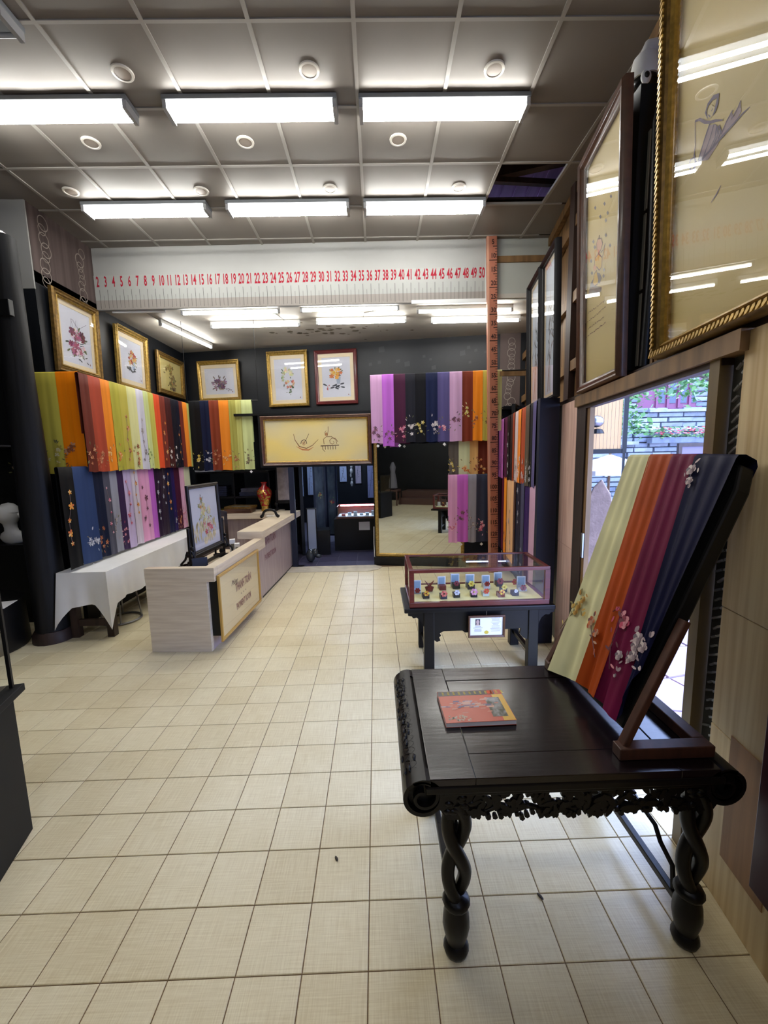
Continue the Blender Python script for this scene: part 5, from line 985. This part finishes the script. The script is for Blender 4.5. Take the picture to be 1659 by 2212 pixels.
for k in range(4): B(STEEL).tube([(.17*math.cos(k*pi/2+.5), .17*math.sin(k*pi/2+.5), 0), (.12*math.cos(k*pi/2+.5), .12*math.sin(k*pi/2+.5), .42)], .009, 6).build('leg', SL)
B(BLACK).lathe([(0, .42), (.13, .42), (.14, .435), (.13, .455), (0, .46)], 20).build('seat', SL, smooth=40)
# ------------------------------------------------------------------ black log column, dark cabinet, bust
LOG = mat('blackened_log', (17, 17, 19), .55, spec=.3, var=.35, vscale=(14, 14, 1.3), bump=.35, bscale=(18, 18, 1.5))
mb = B(LOG); prof = []; n = 18; vs = []
for j in range(25):
    z = 3.3*j/24; r = .128-.034*z/3.38
    for k in range(n): t = 2*pi*k/n; q = r*(1+.07*math.sin(3*t+z*1.1)+.04*math.sin(7*t-z*2.3)); vs.append((q*math.cos(t), q*math.sin(t), z))
mb.add(vs, [(j*n+k, j*n+(k+1) % n, (j+1)*n+(k+1) % n, (j+1)*n+k) for j in range(24) for k in range(n)]+[tuple(24*n+k for k in range(n))])
lc = thing('log_column', 'gnarled black log column with a notch, left of the scarf rows', 'column', (-2.885, 3.53, .001)); mb.build('log', lc, smooth=60)
B(DARKWOOD).lathe([(.0, 0), (.155, 0), (.152, .07), (.135, .1)], 18).build('foot', lc, smooth=40); B(BLACK).box(-.03, .1, -.135, -.09, 2.68, 2.8).build('notch_block', lc, bevel=.004); B(PAPER).ball((-.02, 0, 3.32), .05, 10, 1.2, 1, .7).build('white_wrap', lc, smooth=60)
CB_ = thing('dark_cabinet', 'tall black display cabinet behind the log column at the left frame edge', 'cabinet', (-3.95, 3.95, .001))
B(BLACK).box(-.55, .60, -.02, .25, 0, .775).build('base', CB_); B(BLACK).box(-.55, .62, .2, .25, .775, 3.1).build('back', CB_)
for z in (1.70, 2.58): B(mat('shelf_edge', (58, 56, 58), .4)).box(-.55, .62, -.22, .2, z, z+.015).build('shelf', CB_)
B(mat('umber_valance', (58, 38, 34), .6)).box(-.55, .62, -.2, -.17, 2.6, 3.1).build('valance', CB_)
FB_ = thing('framed_picture', 'dark embroidery of small yellow flowers inside the black cabinet', 'picture', (-3.62, 4.13, 1.25)); B(BLACK).box(-.25, .25, 0, .015, 0, .44).build('ground', FB_)
mb = MB(); bouquet(mb, .12, .25, .09, -.002, [(196, 180, 90), (170, 160, 110)], 8, ((90, 96, 60), (110, 110, 70))); mb.build('embroidery', FB_, kind='stuff')
BU = thing('necklace_bust', 'white necklace bust with a head on the black cabinet base', 'bust', (-3.56, 4.02, .777))
mb = B(mat('white_plaster', (226, 226, 224), .5)); secs = [(0, .085, .06, .03), (.02, .115, .07, .03), (.06, .13, .07, .02), (.10, .105, .06, .01), (.125, .06, .05, 0), (.16, .05, .05, -.005), (.20, .055, .056, -.01), (.23, .075, .085, -.02), (.27, .086, .10, -.02), (.32, .086, .105, -.015), (.36, .07, .085, -.01), (.39, .04, .05, -.005), (.40, .005, .005, 0)]
n = 16; vs = [(a*math.cos(2*pi*k/n), b*math.sin(2*pi*k/n)+c, z) for z, a, b, c in secs for k in range(n)]
mb.add(vs, [(j*n+k, j*n+(k+1) % n, (j+1)*n+(k+1) % n, (j+1)*n+k) for j in range(len(secs)-1) for k in range(n)]+[tuple(range(n-1, -1, -1))]); mb.ball((.087, .0, .28), .022, 8, .5, .8, 1.2).ball((-.087, .0, .28), .022, 8, .5, .8, 1.2).ball((0, -.125, .285), .016, 8, .8, 1, 1.3); mb.build('bust', BU, smooth=60); B(flat((206, 206, 206))).lathe([(.09, .30), (.094, .308), (.09, .316)], 16, (0, -.015, 0)).build('head_band', BU)
tag(B(BLACK).lathe([(0, 0), (.36, 0), (.37, .02), (.36, .41), (0, .42)], 32).build('round_plinth', None, (-3.40, 3.33, .001), smooth=40), 'low round black plinth on the floor left of the log column', 'plinth')
tag(B(PAPER).box(-.16, .16, -.1, .1, 0, .003).build('paper_sheet', None, (-3.12, 3.2, .4225), .3), 'white paper sheet lying on the low round plinth', 'paper')
tag(B(mat('pewter', (150, 150, 150), .4, .4)).ball((0, 0, .07), .05, 10, .8, .8, 1.3).ball((.02, 0, .15), .035, 8).lathe([(.04, 0), (.045, .01), (.02, .03)], 12).build('pewter_ornament', None, (-3.3, 3.2, .4222), smooth=60), 'small pewter ornament on the low round plinth', 'ornament')
PD = thing('black_pedestal', 'black box pedestal with a glass case, cut by the left frame edge', 'pedestal', (-1.495, 1.586, .001), math.radians(15.6))
MATTE = mat('matte_black_board', (14, 14, 13), .6, spec=.3)
B(MATTE).box(-.5, 0, -.5, 0, 0, .612).build('body', PD, bevel=.002); B(MATTE).box(-.53, .03, -.53, .03, .612, .642).build('top', PD, bevel=.003)
GC = thing('glass_cover', 'black edged glass cover standing on the black pedestal', 'glass case', (-1.474, 1.623, .6435), math.radians(15.6))
for x in (-.47, -.03):
    for y in (-.47, -.03): B(BLACK).box(x-.006, x+.006, y-.006, y+.006, 0, .42).build('edge_post', GC)
for a in ((-.476, -.024, -.476, -.464), (-.476, -.024, -.036, -.024), (-.476, -.464, -.464, -.036), (-.036, -.024, -.464, -.036)): B(BLACK).box(*a, .42, .432).build('top_edge', GC)
for p, q in (((-.462, -.47), (-.038, -.47)), ((-.462, -.03), (-.038, -.03)), ((-.47, -.462), (-.47, -.038)), ((-.03, -.462), (-.03, -.038))): B(CASEGLASS).add([(*p, .001), (*q, .001), (*q, .42), (*p, .42)], [(0, 1, 2, 3)]).build('pane', GC)
OR_ = tag(B(BLACK).lathe([(.08, 0), (.085, .015), (.03, .03), (.02, .2)], 12).ball((0, 0, .24), .06, 10).build('dark_ornament', None, (-1.68, 1.31, .6435), smooth=60), 'dark ornament under the glass cover of the black pedestal', 'ornament')
# ------------------------------------------------------------------ mirror
MW = 1.25; MROT = math.radians(-10.5)
MI = thing('tall_mirror', 'tall gilt framed mirror standing on a black plinth under the top scarves', 'mirror', (-.035+MW/2, py(-.035+MW/2)-.012, .118), MROT)
B(GOLD).sweep_rect(-MW/2, MW/2, 0, 2.15, [(0, .03), (0, -.012), (.012, -.026), (.03, -.022), (.045, -.008), (.05, -.004)]).build('frame', MI, smooth=35); B(MIRROR).flat([(-MW/2+.04, .04), (MW/2-.04, .04), (MW/2-.04, 2.11), (-MW/2+.04, 2.11)], -.003).build('mirror_glass', MI)
tag(B(BLACK).box(-MW/2-.02, MW/2+.02, -.05, .03, 0, .116).build('mirror_plinth', None, (-.035+MW/2, py(-.035+MW/2)-.012, .001), MROT, bevel=.003), 'black plinth under the tall gilt mirror', 'plinth')
# ------------------------------------------------------------------ camera and conduits between the large pictures
SCM = thing('security_camera', 'white dome security camera bracketed at the ceiling between the large pictures', 'camera', (1.645, 2.72, 3.74))
SCM.scale = (.84, .84, .84)
WPL = mat('white_plastic', (214, 214, 212), .35)
B(WPL).lathe([(.0, .13), (.05, .125), (.075, .10), (.085, .05), (.1, .0), (.105, -.03), (.1, -.045)], 22).build('housing', SCM, smooth=50); B(mat('black_plastic', (14, 14, 16), .2)).ellip((0, 0, -.05), (.088, .088, .085), 20, 10).build('dome', SCM, smooth=60)
B(WPL).ellip((-.035, -.078, -.07), (.036, .02, .046), 14, 8).build('lens_surround', SCM, smooth=60); B(BLACK).ellip((-.038, -.095, -.07), (.018, .01, .02), 12, 8).build('lens', SCM, smooth=60)
B(WPL).tube([(0, 0, .12), (.02, 0, .17), (.1, 0, .185), (.15, .0, .16)], [.04, .045, .045, .04], 12).build('arm', SCM, smooth=60)
tag(B(BLACK).box(-.045, .045, -.045, .045, 0, 1.28).build('black_post', None, (1.315, 2.165, 1.942)), 'black square post rising between the two large pictures', 'post')
for i, (x, y, r, l) in enumerate(((1.305, 2.03, .022, 'thick black conduit beside the black post'), (1.335, 1.96, .014, 'thin black conduit nearer the gilt picture'))):
    tag(B(BLACK).tube([(x, y, 1.942), (x+.01, y, 2.4), (x-.005, y, 3.0), (x+.1, y+.02, 3.5), (x+.2, y+.3, 3.7)], r, 8).build('conduit', smooth=60), l, 'pipe')
for k in range(3): B(mat('grey_panel_strip', (150, 148, 140), .5)).prismz([(rw(2.10)+.05, 2.10), (rw(2.10)+.056, 2.10), (rw(2.17)+.056, 2.17), (rw(2.17)+.05, 2.17)], 1.96+.36*k, 2.3+.36*k).build('wall_panel', tw)
# ------------------------------------------------------------------ room beyond the doorway
BT = mat('slate_tile', (84, 80, 104), .3); fb = struct(B(mat('dark_grout', (120, 116, 134), .8)).box(-2.1, .6, 5.72, 10.1, -.1, -.004), 'floor_back')
for i in range(9):
    for j in range(6): B(BT).box(-2.05+.29*i, -2.05+.29*i+.282, 5.74+.29*j, 5.74+.29*j+.282, -.01, 0).build('slate_floor_tile', fb)
struct(B(mat('concrete_edge', (206, 196, 176), .8, var=.1, vscale=(9, 9, 9))).prismz([(-1.25, 5.46), (-.12, 5.43), (-.0, 5.5), (.06, 5.62), (-.04, 5.735), (-1.25, 5.735)], .0005, .008), 'trim_threshold')
wallbox('wall_back_left', (-1.2, 6.45), (-2.05, 10.0), 0, 2.2, BLACKW, .05, -1); wallbox('wall_back_right', (.40, 5.8), (.40, 10.0), 0, 2.2, BLACKW, .05, -1); wallbox('wall_back', (-2.1, 9.9), (.5, 9.9), 0, 2.2, BLACKW)
wallbox('wall_far_lower', (-1.97, farw(-1.97)), (-1.36, farw(-1.36)), 0, 2.14, BLACKW)
struct(B(BLACK).prismz([(-2.2, 6.6), (.6, 6.6), (.6, 10.0), (-2.2, 10.0)], 2.175, 2.2), 'ceiling_back')
struct(B(NAVY).box(-1.215, -1.145, 5.745, 5.80, 0, 1.42), 'trim_door_post')
DIM = bpy.data.materials.new('dim_tube'); DIM.use_nodes = True; DIM.node_tree.nodes['Principled BSDF'].inputs['Emission Color'].default_value = (.55, .7, 1, 1); DIM.node_tree.nodes['Principled BSDF'].inputs['Emission Strength'].default_value = 60
for (x, y) in ((-.7, 7.1), (-.6, 8.8)):
    t = thing('back_room_light', ('nearer' if y < 7.2 else 'farther')+' dim tube light in the dark room beyond the doorway', 'light', (x, y, 2.14 if y < 7.2 else 2.174), 0, 'tube lights of the back room'); B(HOUS).box(-.6, .6, -.02, .02, -.03, 0).build('housing', t); B(DIM).tube([(-.58, 0, -.045), (.58, 0, -.045)], .014, 8).build('tube', t)
SCRF = mat('screen_frame', (30, 40, 62), .4); SCRP = mat('screen_painting', (110, 122, 130), .5, col2=(58, 70, 84), vscale=(8, 8, 3))
FS = thing('folding_screen', 'dark blue folding screen with painted flower panels seen through the doorway', 'screen', (-.88, 7.2, .17))
for k, (x0, x1, r) in enumerate(((-.22, 0, .18), (.0, .2, -.22))):
    p = put('screen_panel', None, FS, ((x0+x1)/2, 0, 0), r); wv = x1-x0
    B(SCRF).sweep_rect(-wv/2, wv/2, 0, 1.5, [(0, .015), (0, -.015), (.03, -.015), (.03, -.004)]).box(-wv/2, -wv/2+.02, -.01, .01, -.17, 0).box(wv/2-.02, wv/2, -.01, .01, -.17, 0).build('frame', p); B(SCRP).flat([(-wv/2+.03, .03), (wv/2-.03, .03), (wv/2-.03, 1.47), (-wv/2+.03, 1.47)], -.003).build('painting', p)
    mb = MB(); bouquet(mb, 0, .72-.1*k, .06, -.004, [(206, 206, 120), (196, 70, 60)] if k == 0 else [(206, 70, 80), (226, 190, 120)], 8, ((110, 150, 90), (150, 176, 120))); mb.build('embroidery', p, kind='stuff')
PALEB = mat('pale_blue_silk', (196, 208, 236), .5)
def bp_(label, x, y, z, wd, h, m=PALEB, art=None, rot=0): return picture(label, (x, y, z), rot, wd, h, .018, DKF, m, art or (lambda *a: None), 0, 0, .02, seal=False, glass=False)
def branch(mb, x0, x1, z0, z1, y):
    mb.use(flat((90, 90, 110))).stroke([(x0+.02, z0+.02), (x0+(x1-x0)*.4, z0+(z1-z0)*.4), (x0+(x1-x0)*.6, z0+(z1-z0)*.8)], .008, y)
    for k in range(8): mb.petal(x0+(x1-x0)*R.uniform(.2, .8), z0+(z1-z0)*R.uniform(.2, .9), .03, .012, R.uniform(0, 6), y-.0003)
bp_('pale blue framed branch picture, leftmost seen through the doorway', -1.80, 9.885, .62, .16, .9, PALEB, branch); bp_('pale blue framed branch picture beside the folding screen', -1.57, 9.885, .65, .17, .85, PALEB, branch)
bp_('framed pale panel leaning low behind the counter end', -1.03, 6.43, .003, .16, .76, mat('grey_blue_sheet', (176, 186, 206), .5), None, .1)
bp_('framed grey and pink embroidery deep in the back room', -.42, 9.885, .9, .17, .75, mat('pink_grey_silk', (190, 176, 190), .5), branch); bp_('small framed picture beneath it in the back room', -.78, 9.885, .95, .2, .4, PALEB, branch); bp_('tall blue grey framed panel at the doorway right edge', -.10, 9.885, .55, .24, .95, mat('violet_grey_silk', (150, 152, 190), .5), branch)
t = thing('hanging_ornament', 'string of white ornaments hanging deep in the back room', 'ornament', (-.52, 8.9, .9)); mb = B(PAPER)
for k in range(7): mb.ball((R.uniform(-.02, .02), 0, .08+.09*k), R.uniform(.018, .04), 8, .8, .8, 1.6)
mb.build('white_drops', t, smooth=60); B(WIRE).tube([(0, 0, 0), (0, 0, 1.24)], .003, 5).build('cord', t)
BC = thing('back_case', 'small lit glass case of white jewellery seen through the doorway', 'display case', (-.33, 6.75, .53))
B(ROSEWOOD).box(-.34, .36, 0, .4, 0, .03).build('base', BC); B(PAPER).box(-.32, .34, .02, .38, .03, .036).build('lining', BC); B(ROSEWOOD).box(-.34, .36, 0, .012, .19, .202).box(-.34, .36, .388, .4, .19, .202).box(-.34, -.328, .012, .388, .19, .202).box(.348, .36, .012, .388, .19, .202).build('top_frame', BC)
B(CASEGLASS).flat([(-.328, .03), (.348, .03), (.348, .19), (-.328, .19)], .005).build('front_glass', BC); B(DIM).box(-.3, .32, .37, .38, .175, .188).build('light_strip', BC); B(ROSEWOOD).box(-.34, .36, .39, .4, .03, .19).build('back', BC)
tag(B(BLACK).box(-.38, .40, -.02, .42, 0, .528).build('black_stand', None, (-.33, 6.75, .001)), 'black stand under the lit glass case of the back room', 'stand')
for k in range(6): tag(B(flat((206, 226, 236) if k else (196, 80, 80))).box(-.03, .03, 0, .035, 0, .03+.02*(k % 3)).build('ring_box', None, (-.56+.1*k, 6.85+.05*(k % 2), .567)), ['red', 'first pale', 'second pale', 'third pale', 'fourth pale', 'last pale'][k]+' jewel box inside the lit back room case', 'jewel box', 'jewel boxes of the back room case')
tag(B(PAPER).box(-.09, .09, -.003, 0, 0, .14).build('notice_card', None, (-.21, 6.725, .34)), 'grey notice card on the black stand of the back room', 'card')
tag(B(PAPER).tube([(-.045, 5.80, .55), (-.05, 5.79, .3), (-.044, 5.79, .02)], .005, 6).build('white_cord'), 'white cord hanging down by the doorway beside the mirror', 'cord')
tag(B(BLACK).box(-.16, .16, -.15, .15, 0, .40).build('black_chest', None, (-.93, 6.6, .001), .1, bevel=.004), 'black chest in front of the folding screen', 'chest')
t = thing('stone_carving', 'dark rounded stone carving on the floor behind the counter end', 'carving', (-1.0, 6.02, .001)); B(mat('wet_stone', (52, 58, 64), .15)).ellip((0, 0, .1), (.07, .09, .1), 14, 8).ellip((.07, -.03, .15), (.05, .05, .06), 12, 8).ellip((.12, -.05, .10), (.05, .03, .03), 10, 6).build('carving', t, smooth=60)
ws = thing('carved_stand', 'black carved stand with a grey embroidered panel on the rear counter', 'stand', (-1.37, 6.17, .7762), .1)
for s in (-.13, .13): B(EBONY).box(s-.02, s+.02, -.07, .07, 0, .03).tube([(s, 0, .02), (s, 0, .3)], .014, 8).ball((s, -.03, .1), .03, 8).ball((s, .03, .14), .025, 8).build('carved_upright', ws, smooth=60)
B(EBONY).box(-.13, .13, -.01, .01, .1, .13).build('cross_rail', ws); B(EBONY).sweep_rect(-.12, .12, .13, .66, [(0, .01), (0, -.012), (.02, -.012), (.02, -.003)]).build('frame', ws); B(mat('grey_silk_panel', (150, 140, 140), .5, var=.2, vscale=(12, 12, 12))).flat([(-.1, .15), (.1, .15), (.1, .64), (-.1, .64)], -.003).build('panel', ws)
# ------------------------------------------------------------------ behind the camera (seen in the mirror)
t = thing('open_rack', 'dark open rack standing against the side wall behind the viewer', 'rack', (-3.6, -.6, .001), .4)
for z in (.25, .8, 1.35): B(DARKWOOD).box(-.5, .5, -.2, .2, z, z+.02).build('shelf', t)
for x in (-.5, .48):
    for y in (-.2, .18): B(DARKWOOD).box(x, x+.02, y, y+.02, 0, 1.6).build('post', t)
BROWNST = mat('brown_step', (92, 66, 60), .5)
t = thing('wooden_steps', 'brown wooden steps behind the viewer, seen in the mirror', 'steps', (-1.0, -1.9, .001)); B(BROWNST).box(-1.0, .9, -.6, .5, 0, .2).build('lower_step', t, bevel=.004); B(BROWNST).box(-1.0, .9, -.6, .1, .2, .4).build('upper_step', t, bevel=.004)
t = thing('dress_form', 'grey draped dress form on a small stool, seen in the mirror', 'dress form', (-2.1, -1.2, .001))
B(mat('grey_drape', (120, 120, 132), .7)).lathe([(.02, .5), (.14, .55), (.12, .8), (.07, 1.05), (.10, 1.2), (.06, 1.3), (.03, 1.36)], 16).build('drape', t, smooth=60); B(BROWNST).box(-.2, .2, -.2, .2, .44, .5).build('stool_top', t)
for sx in (-.17, .17):
    for sy in (-.17, .17): B(BROWNST).box(sx-.02, sx+.02, sy-.02, sy+.02, 0, .44).build('leg', t)
# ------------------------------------------------------------------ outside the door
STONE = [mat('slate_stone_%d' % k, c, .8, var=.2, vscale=(7, 7, 7), bump=.4, bscale=(12, 12, 12)) for k, c in enumerate(((118, 126, 136), (98, 106, 118), (136, 142, 148), (108, 114, 122)))]
FLAG = [mat('flagstone_%d' % k, c, .55, var=.12, vscale=(4, 4, 4)) for k, c in enumerate(((196, 170, 176), (206, 184, 186), (184, 162, 172)))]
GZ = -.16
gr = struct(B(mat('paving_joint', (140, 130, 130), .9)).prismz([(rw(-2)+.5, -2), (14, -2), (14, 12), (rw(5.5)+1.2, 12), (rw(3)+.2, 3.0), (rw(1)+.14, 1.0)], GZ-.1, GZ-.012), 'ground_paving')
jit = {(i, j): (i*.42+R.uniform(-.12, .12), j*.42+R.uniform(-.12, .12)) for i in range(15) for j in range(19)}
for i in range(14):
    for j in range(18):
        q = [jit[i, j], jit[i+1, j], jit[i+1, j+1], jit[i, j+1]]; m_ = (sum(a for a, b in q)/4, sum(b for a, b in q)/4)
        q = [(1.35+a+(m_[0]-a)*.05, .4+b+(m_[1]-b)*.05) for a, b in q]
        if min(a-rw(b) for a, b in q) < .16: continue
        B(R.choice(FLAG)).prismz(q, GZ-.012, GZ+R.uniform(0, .006)).build('flagstone', gr)
struct(B(DARKWOOD).prismz([(rw(1.3)+.02, 1.3), (rw(1.3)+.17, 1.3), (rw(2.78)+.17, 2.78), (rw(2.78)+.02, 2.78)], GZ-.05, -.002), 'sill_1')
SWY = 9.0
sw = struct(B(mat('mortar', (70, 76, 88), .9)).box(3.2, 10, SWY+.03, SWY+.3, GZ-.1, 5.2), 'wall_stone_outside')
shared = []
for k in range(6):
    mb = B(STONE[k % 4]); L_b = .3+.06*k; d = .05+.012*k; mb.add([(0, 0, 0), (L_b, 0, 0), (L_b, 0, .1), (0, 0, .1), (.012, -d, .01), (L_b-.012, -d+.008, .008), (L_b-.01, -d, .09), (.01, -d+.01, .092)], [(4, 5, 6, 7), (0, 1, 5, 4), (1, 2, 6, 5), (2, 3, 7, 6), (3, 0, 4, 7)]); shared.append((mb.mesh('stone_block'), L_b))
for j in range(33):
    z = .35+.106*j; x = 4.55+R.uniform(0, .2)
    while x < 7.75:
        me, l = R.choice(shared); c = x+l/2
        if not (5.98 < c < 7.05 and 2.42 < z < 3.3) and not (5.3 < c < 5.98 and z > 2.55+.9*(c-5.3)*-.0 and z > 2.6): o = bpy.data.objects.new('stone_block', me); COL.objects.link(o); o.parent = sw; o.location = (x, SWY+.03, z)
        x += l+.012
PURW = mat('plum_timber', (110, 56, 84), .6)
wn = struct(B(PURW).box(5.2, 7.1, SWY-.02, SWY+.1, 2.42, 3.6), 'window_1')
for k in range(4): B(mat('dark_pane_outside', (54, 64, 80), .15)).box(6.12+.24*k, 6.26+.24*k, SWY-.035, SWY-.02, 2.55, 3.2).build('window_pane', wn); B(PURW).box(6.06+.24*k, 6.11+.24*k, SWY-.05, SWY-.02, 2.45, 3.4).build('window_bar', wn)
struct(B(STONE[2]).box(5.9, 7.3, SWY-.12, SWY+.05, 2.36, 2.42), 'sill_2'); struct(B(STONE[2]).box(4.9, 5.65, SWY-.2, SWY+.03, 1.68, 1.75), 'trim_stone_ledge')
pl_ = thing('flower_planter', 'stone planter of red and pink flowers against the outdoor stone wall', 'planter', (6.5, SWY-.18, 1.70)); B(STONE[1]).box(-.62, .6, -.1, .08, 0, .12).build('trough', pl_); mb = MB()
for k in range(420):
    x, y, z = R.uniform(-.6, .6), R.uniform(-.14, .08), .1+R.random()*.24; c = R.choice(((206, 60, 80), (226, 120, 130), (230, 214, 214), (90, 130, 70), (70, 110, 64), (206, 50, 60))) if z > .18 else R.choice(((80, 120, 66), (110, 146, 84))); s = R.uniform(.02, .04)
    mb.use(flat(c)).add([(x-s, y-.2*s, z), (x, y+.5*s, z+s*.3), (x+s, y-.2*s, z+s*.2), (x, y-s, z-s*.4)], [(0, 1, 2, 3)])
mb.build('flowers', pl_, kind='stuff')
tr = thing('leafy_tree', 'leafy green tree branch hanging over the outdoor stone wall', 'tree', (4.75, 6.35, GZ)); BARK = mat('bark', (92, 84, 74), .8)
B(BARK).tube([(1.15, .1, 0), (1.1, .1, 1.2), (.95, 0, 2.5), (.4, 0, 3.15), (-.6, 0, 3.3)], [.07, .06, .05, .035, .015], 8).tube([(.95, 0, 2.5), (.2, 0, 2.82), (-.6, -.05, 2.66), (-1.1, 0, 2.3)], [.035, .025, .018, .008], 7).build('trunk', tr, smooth=60)
GL = [mat('leaf_%d' % k, c, .5) for k, c in enumerate(((110, 160, 84), (84, 132, 70), (150, 190, 120), (70, 112, 66)))]; mb = MB()
cl_ = [(-1.0, 0, 2.40, .26), (-.65, -.05, 2.62, .28), (-.3, 0, 2.75, .3), (.05, 0, 2.62, .22), (-.85, 0, 2.2, .2), (-.15, 0, 3.05, .35), (-.6, 0, 3.2, .35), (-.7, 0, 2.05, .16), (.25, 0, 2.8, .2), (-1.15, 0, 2.75, .28)]
for k in range(900):
    a = R.choice(cl_); p = Vector((a[0]+R.gauss(0, a[3]*.55), a[1]+R.gauss(0, .2), a[2]+R.gauss(0, a[3]*.45))); d = Vector((R.uniform(-1, 1), R.uniform(-1, 1), R.uniform(-.8, .2))).normalized(); s = d.cross(Vector((R.uniform(-1, 1), R.uniform(-1, 1), 1))).normalized(); L_f = R.uniform(.07, .12); W_f = L_f*.3
    mb.use(GL[k % 4]).add([p, p+d*L_f*.4-s*W_f, p+d*L_f, p+d*L_f*.4+s*W_f], [(0, 1, 2, 3)])
mb.build('leaves', tr, kind='stuff')
pr = thing('garden_parasol', 'open white garden parasol outside the door', 'parasol', (3.72, 6.5, GZ)); CAN = mat('parasol_canvas', (240, 240, 238), .7); n = 8
mb = B(CAN); rim = [(.68*math.cos(2*pi*k/n), .68*math.sin(2*pi*k/n), 1.42) for k in range(n)]; mb.add([(0, 0, 1.66)]+rim, [(0, 1+k, 1+(k+1) % n) for k in range(n)]); mb.build('canopy', pr); B(CAN).add([(a*1.0, b*1.0, c-.0) for a, b, c in rim]+[(a, b, c-.07) for a, b, c in rim], [(k, k+n, (k+1) % n+n, (k+1) % n) for k in range(n)]).build('valance', pr); B(BROWN).tube([(0, 0, 0), (0, 0, 1.72)], .02, 8).build('pole', pr)
for k in range(n): B(BROWN).tube([(0, 0, 1.62), (rim[k][0]*.97, rim[k][1]*.97, 1.40)], .008, 5).build('rib', pr)
sg = tag(B(mat('brown_stone', (150, 128, 116), .85, var=.15, vscale=(9, 9, 9), bump=.5)).prism([(-.19, 0), (.2, 0), (.17, .5), (.14, .9), (.05, 1.3), (-.03, 1.44), (-.1, 1.36), (-.14, 1.24), (-.13, 1.1), (-.17, .6)], -.03, .05).build('standing_stone', None, (2.17, 3.85, GZ+.001), -.5, bevel=.01), 'tall pointed brown stone slab standing outside the door', 'stone')
YS = mat('honey_slat', (206, 164, 110), .6); sp_ = thing('slatted_hanging_panel', 'honey coloured slatted panel with a lamp hung outside the far door jamb', 'panel', (3.02, 5.35, 1.575), -.3)
for k in range(10): B(YS).box(-.26+.042*k, -.222+.042*k, 0, .015, 0, 1.2).build('slat', sp_)
B(BLACK).box(-.28, .2, -.012, .02, -.06, 0).build('bottom_rail', sp_); B(BLACK).box(.17, .22, -.02, .02, -.06, 1.25).build('dark_stile', sp_); B(BLACK).box(.18, .21, -.01, .01, GZ-1.575, -.06).build('post', sp_)
lt = thing('wall_lantern', 'grey barrel shaped lantern on the honey slatted panel', 'lamp', (2.8, 5.30, 1.80)); B(STEEL).ellip((0, -.07, .12), (.09, .07, .075), 14, 8).box(-.015, .015, -.07, .03, .1, .13).build('shade', lt, smooth=50); B(BLACK).lathe([(.085, -.0), (.06, .05), (.02, .06)], 12, (0.01, -.07, -.03)).build('lower_shade', lt)
nb = thing('notice_stand', 'dark framed notice board standing outside behind the scarf easel', 'sign', (3.82, 4.9, GZ+.001)); B(DARKWOOD).sweep_rect(-.2, .2, .9, 1.78, [(0, .02), (0, -.02), (.04, -.02), (.04, -.004)]).build('frame', nb); B(flat((110, 100, 120))).flat([(-.17, .93), (.17, .93), (.17, 1.75), (-.17, 1.75)], -.003).build('board', nb); B(DARKWOOD).box(-.19, -.15, -.02, .02, 0, .9).box(.15, .19, -.02, .02, 0, .9).build('legs', nb)
# debris on the floor
for (px, py__, s, l) in ((727, 1856, .012, 'small dark leaf scrap on the bare floor tiles left of the table'), (1167, 1938, .014, 'small dark leaf scrap on the floor under the table')):
    d = ray(px, py__); t = -EYE/d.z; tag(B(flat((50, 40, 30))).ellip((0, 0, .003), (s*.45, s, .003), 8, 4).build('leaf_scrap', None, (d.x*t, d.y*t, .0005), .5), l, 'leaf')
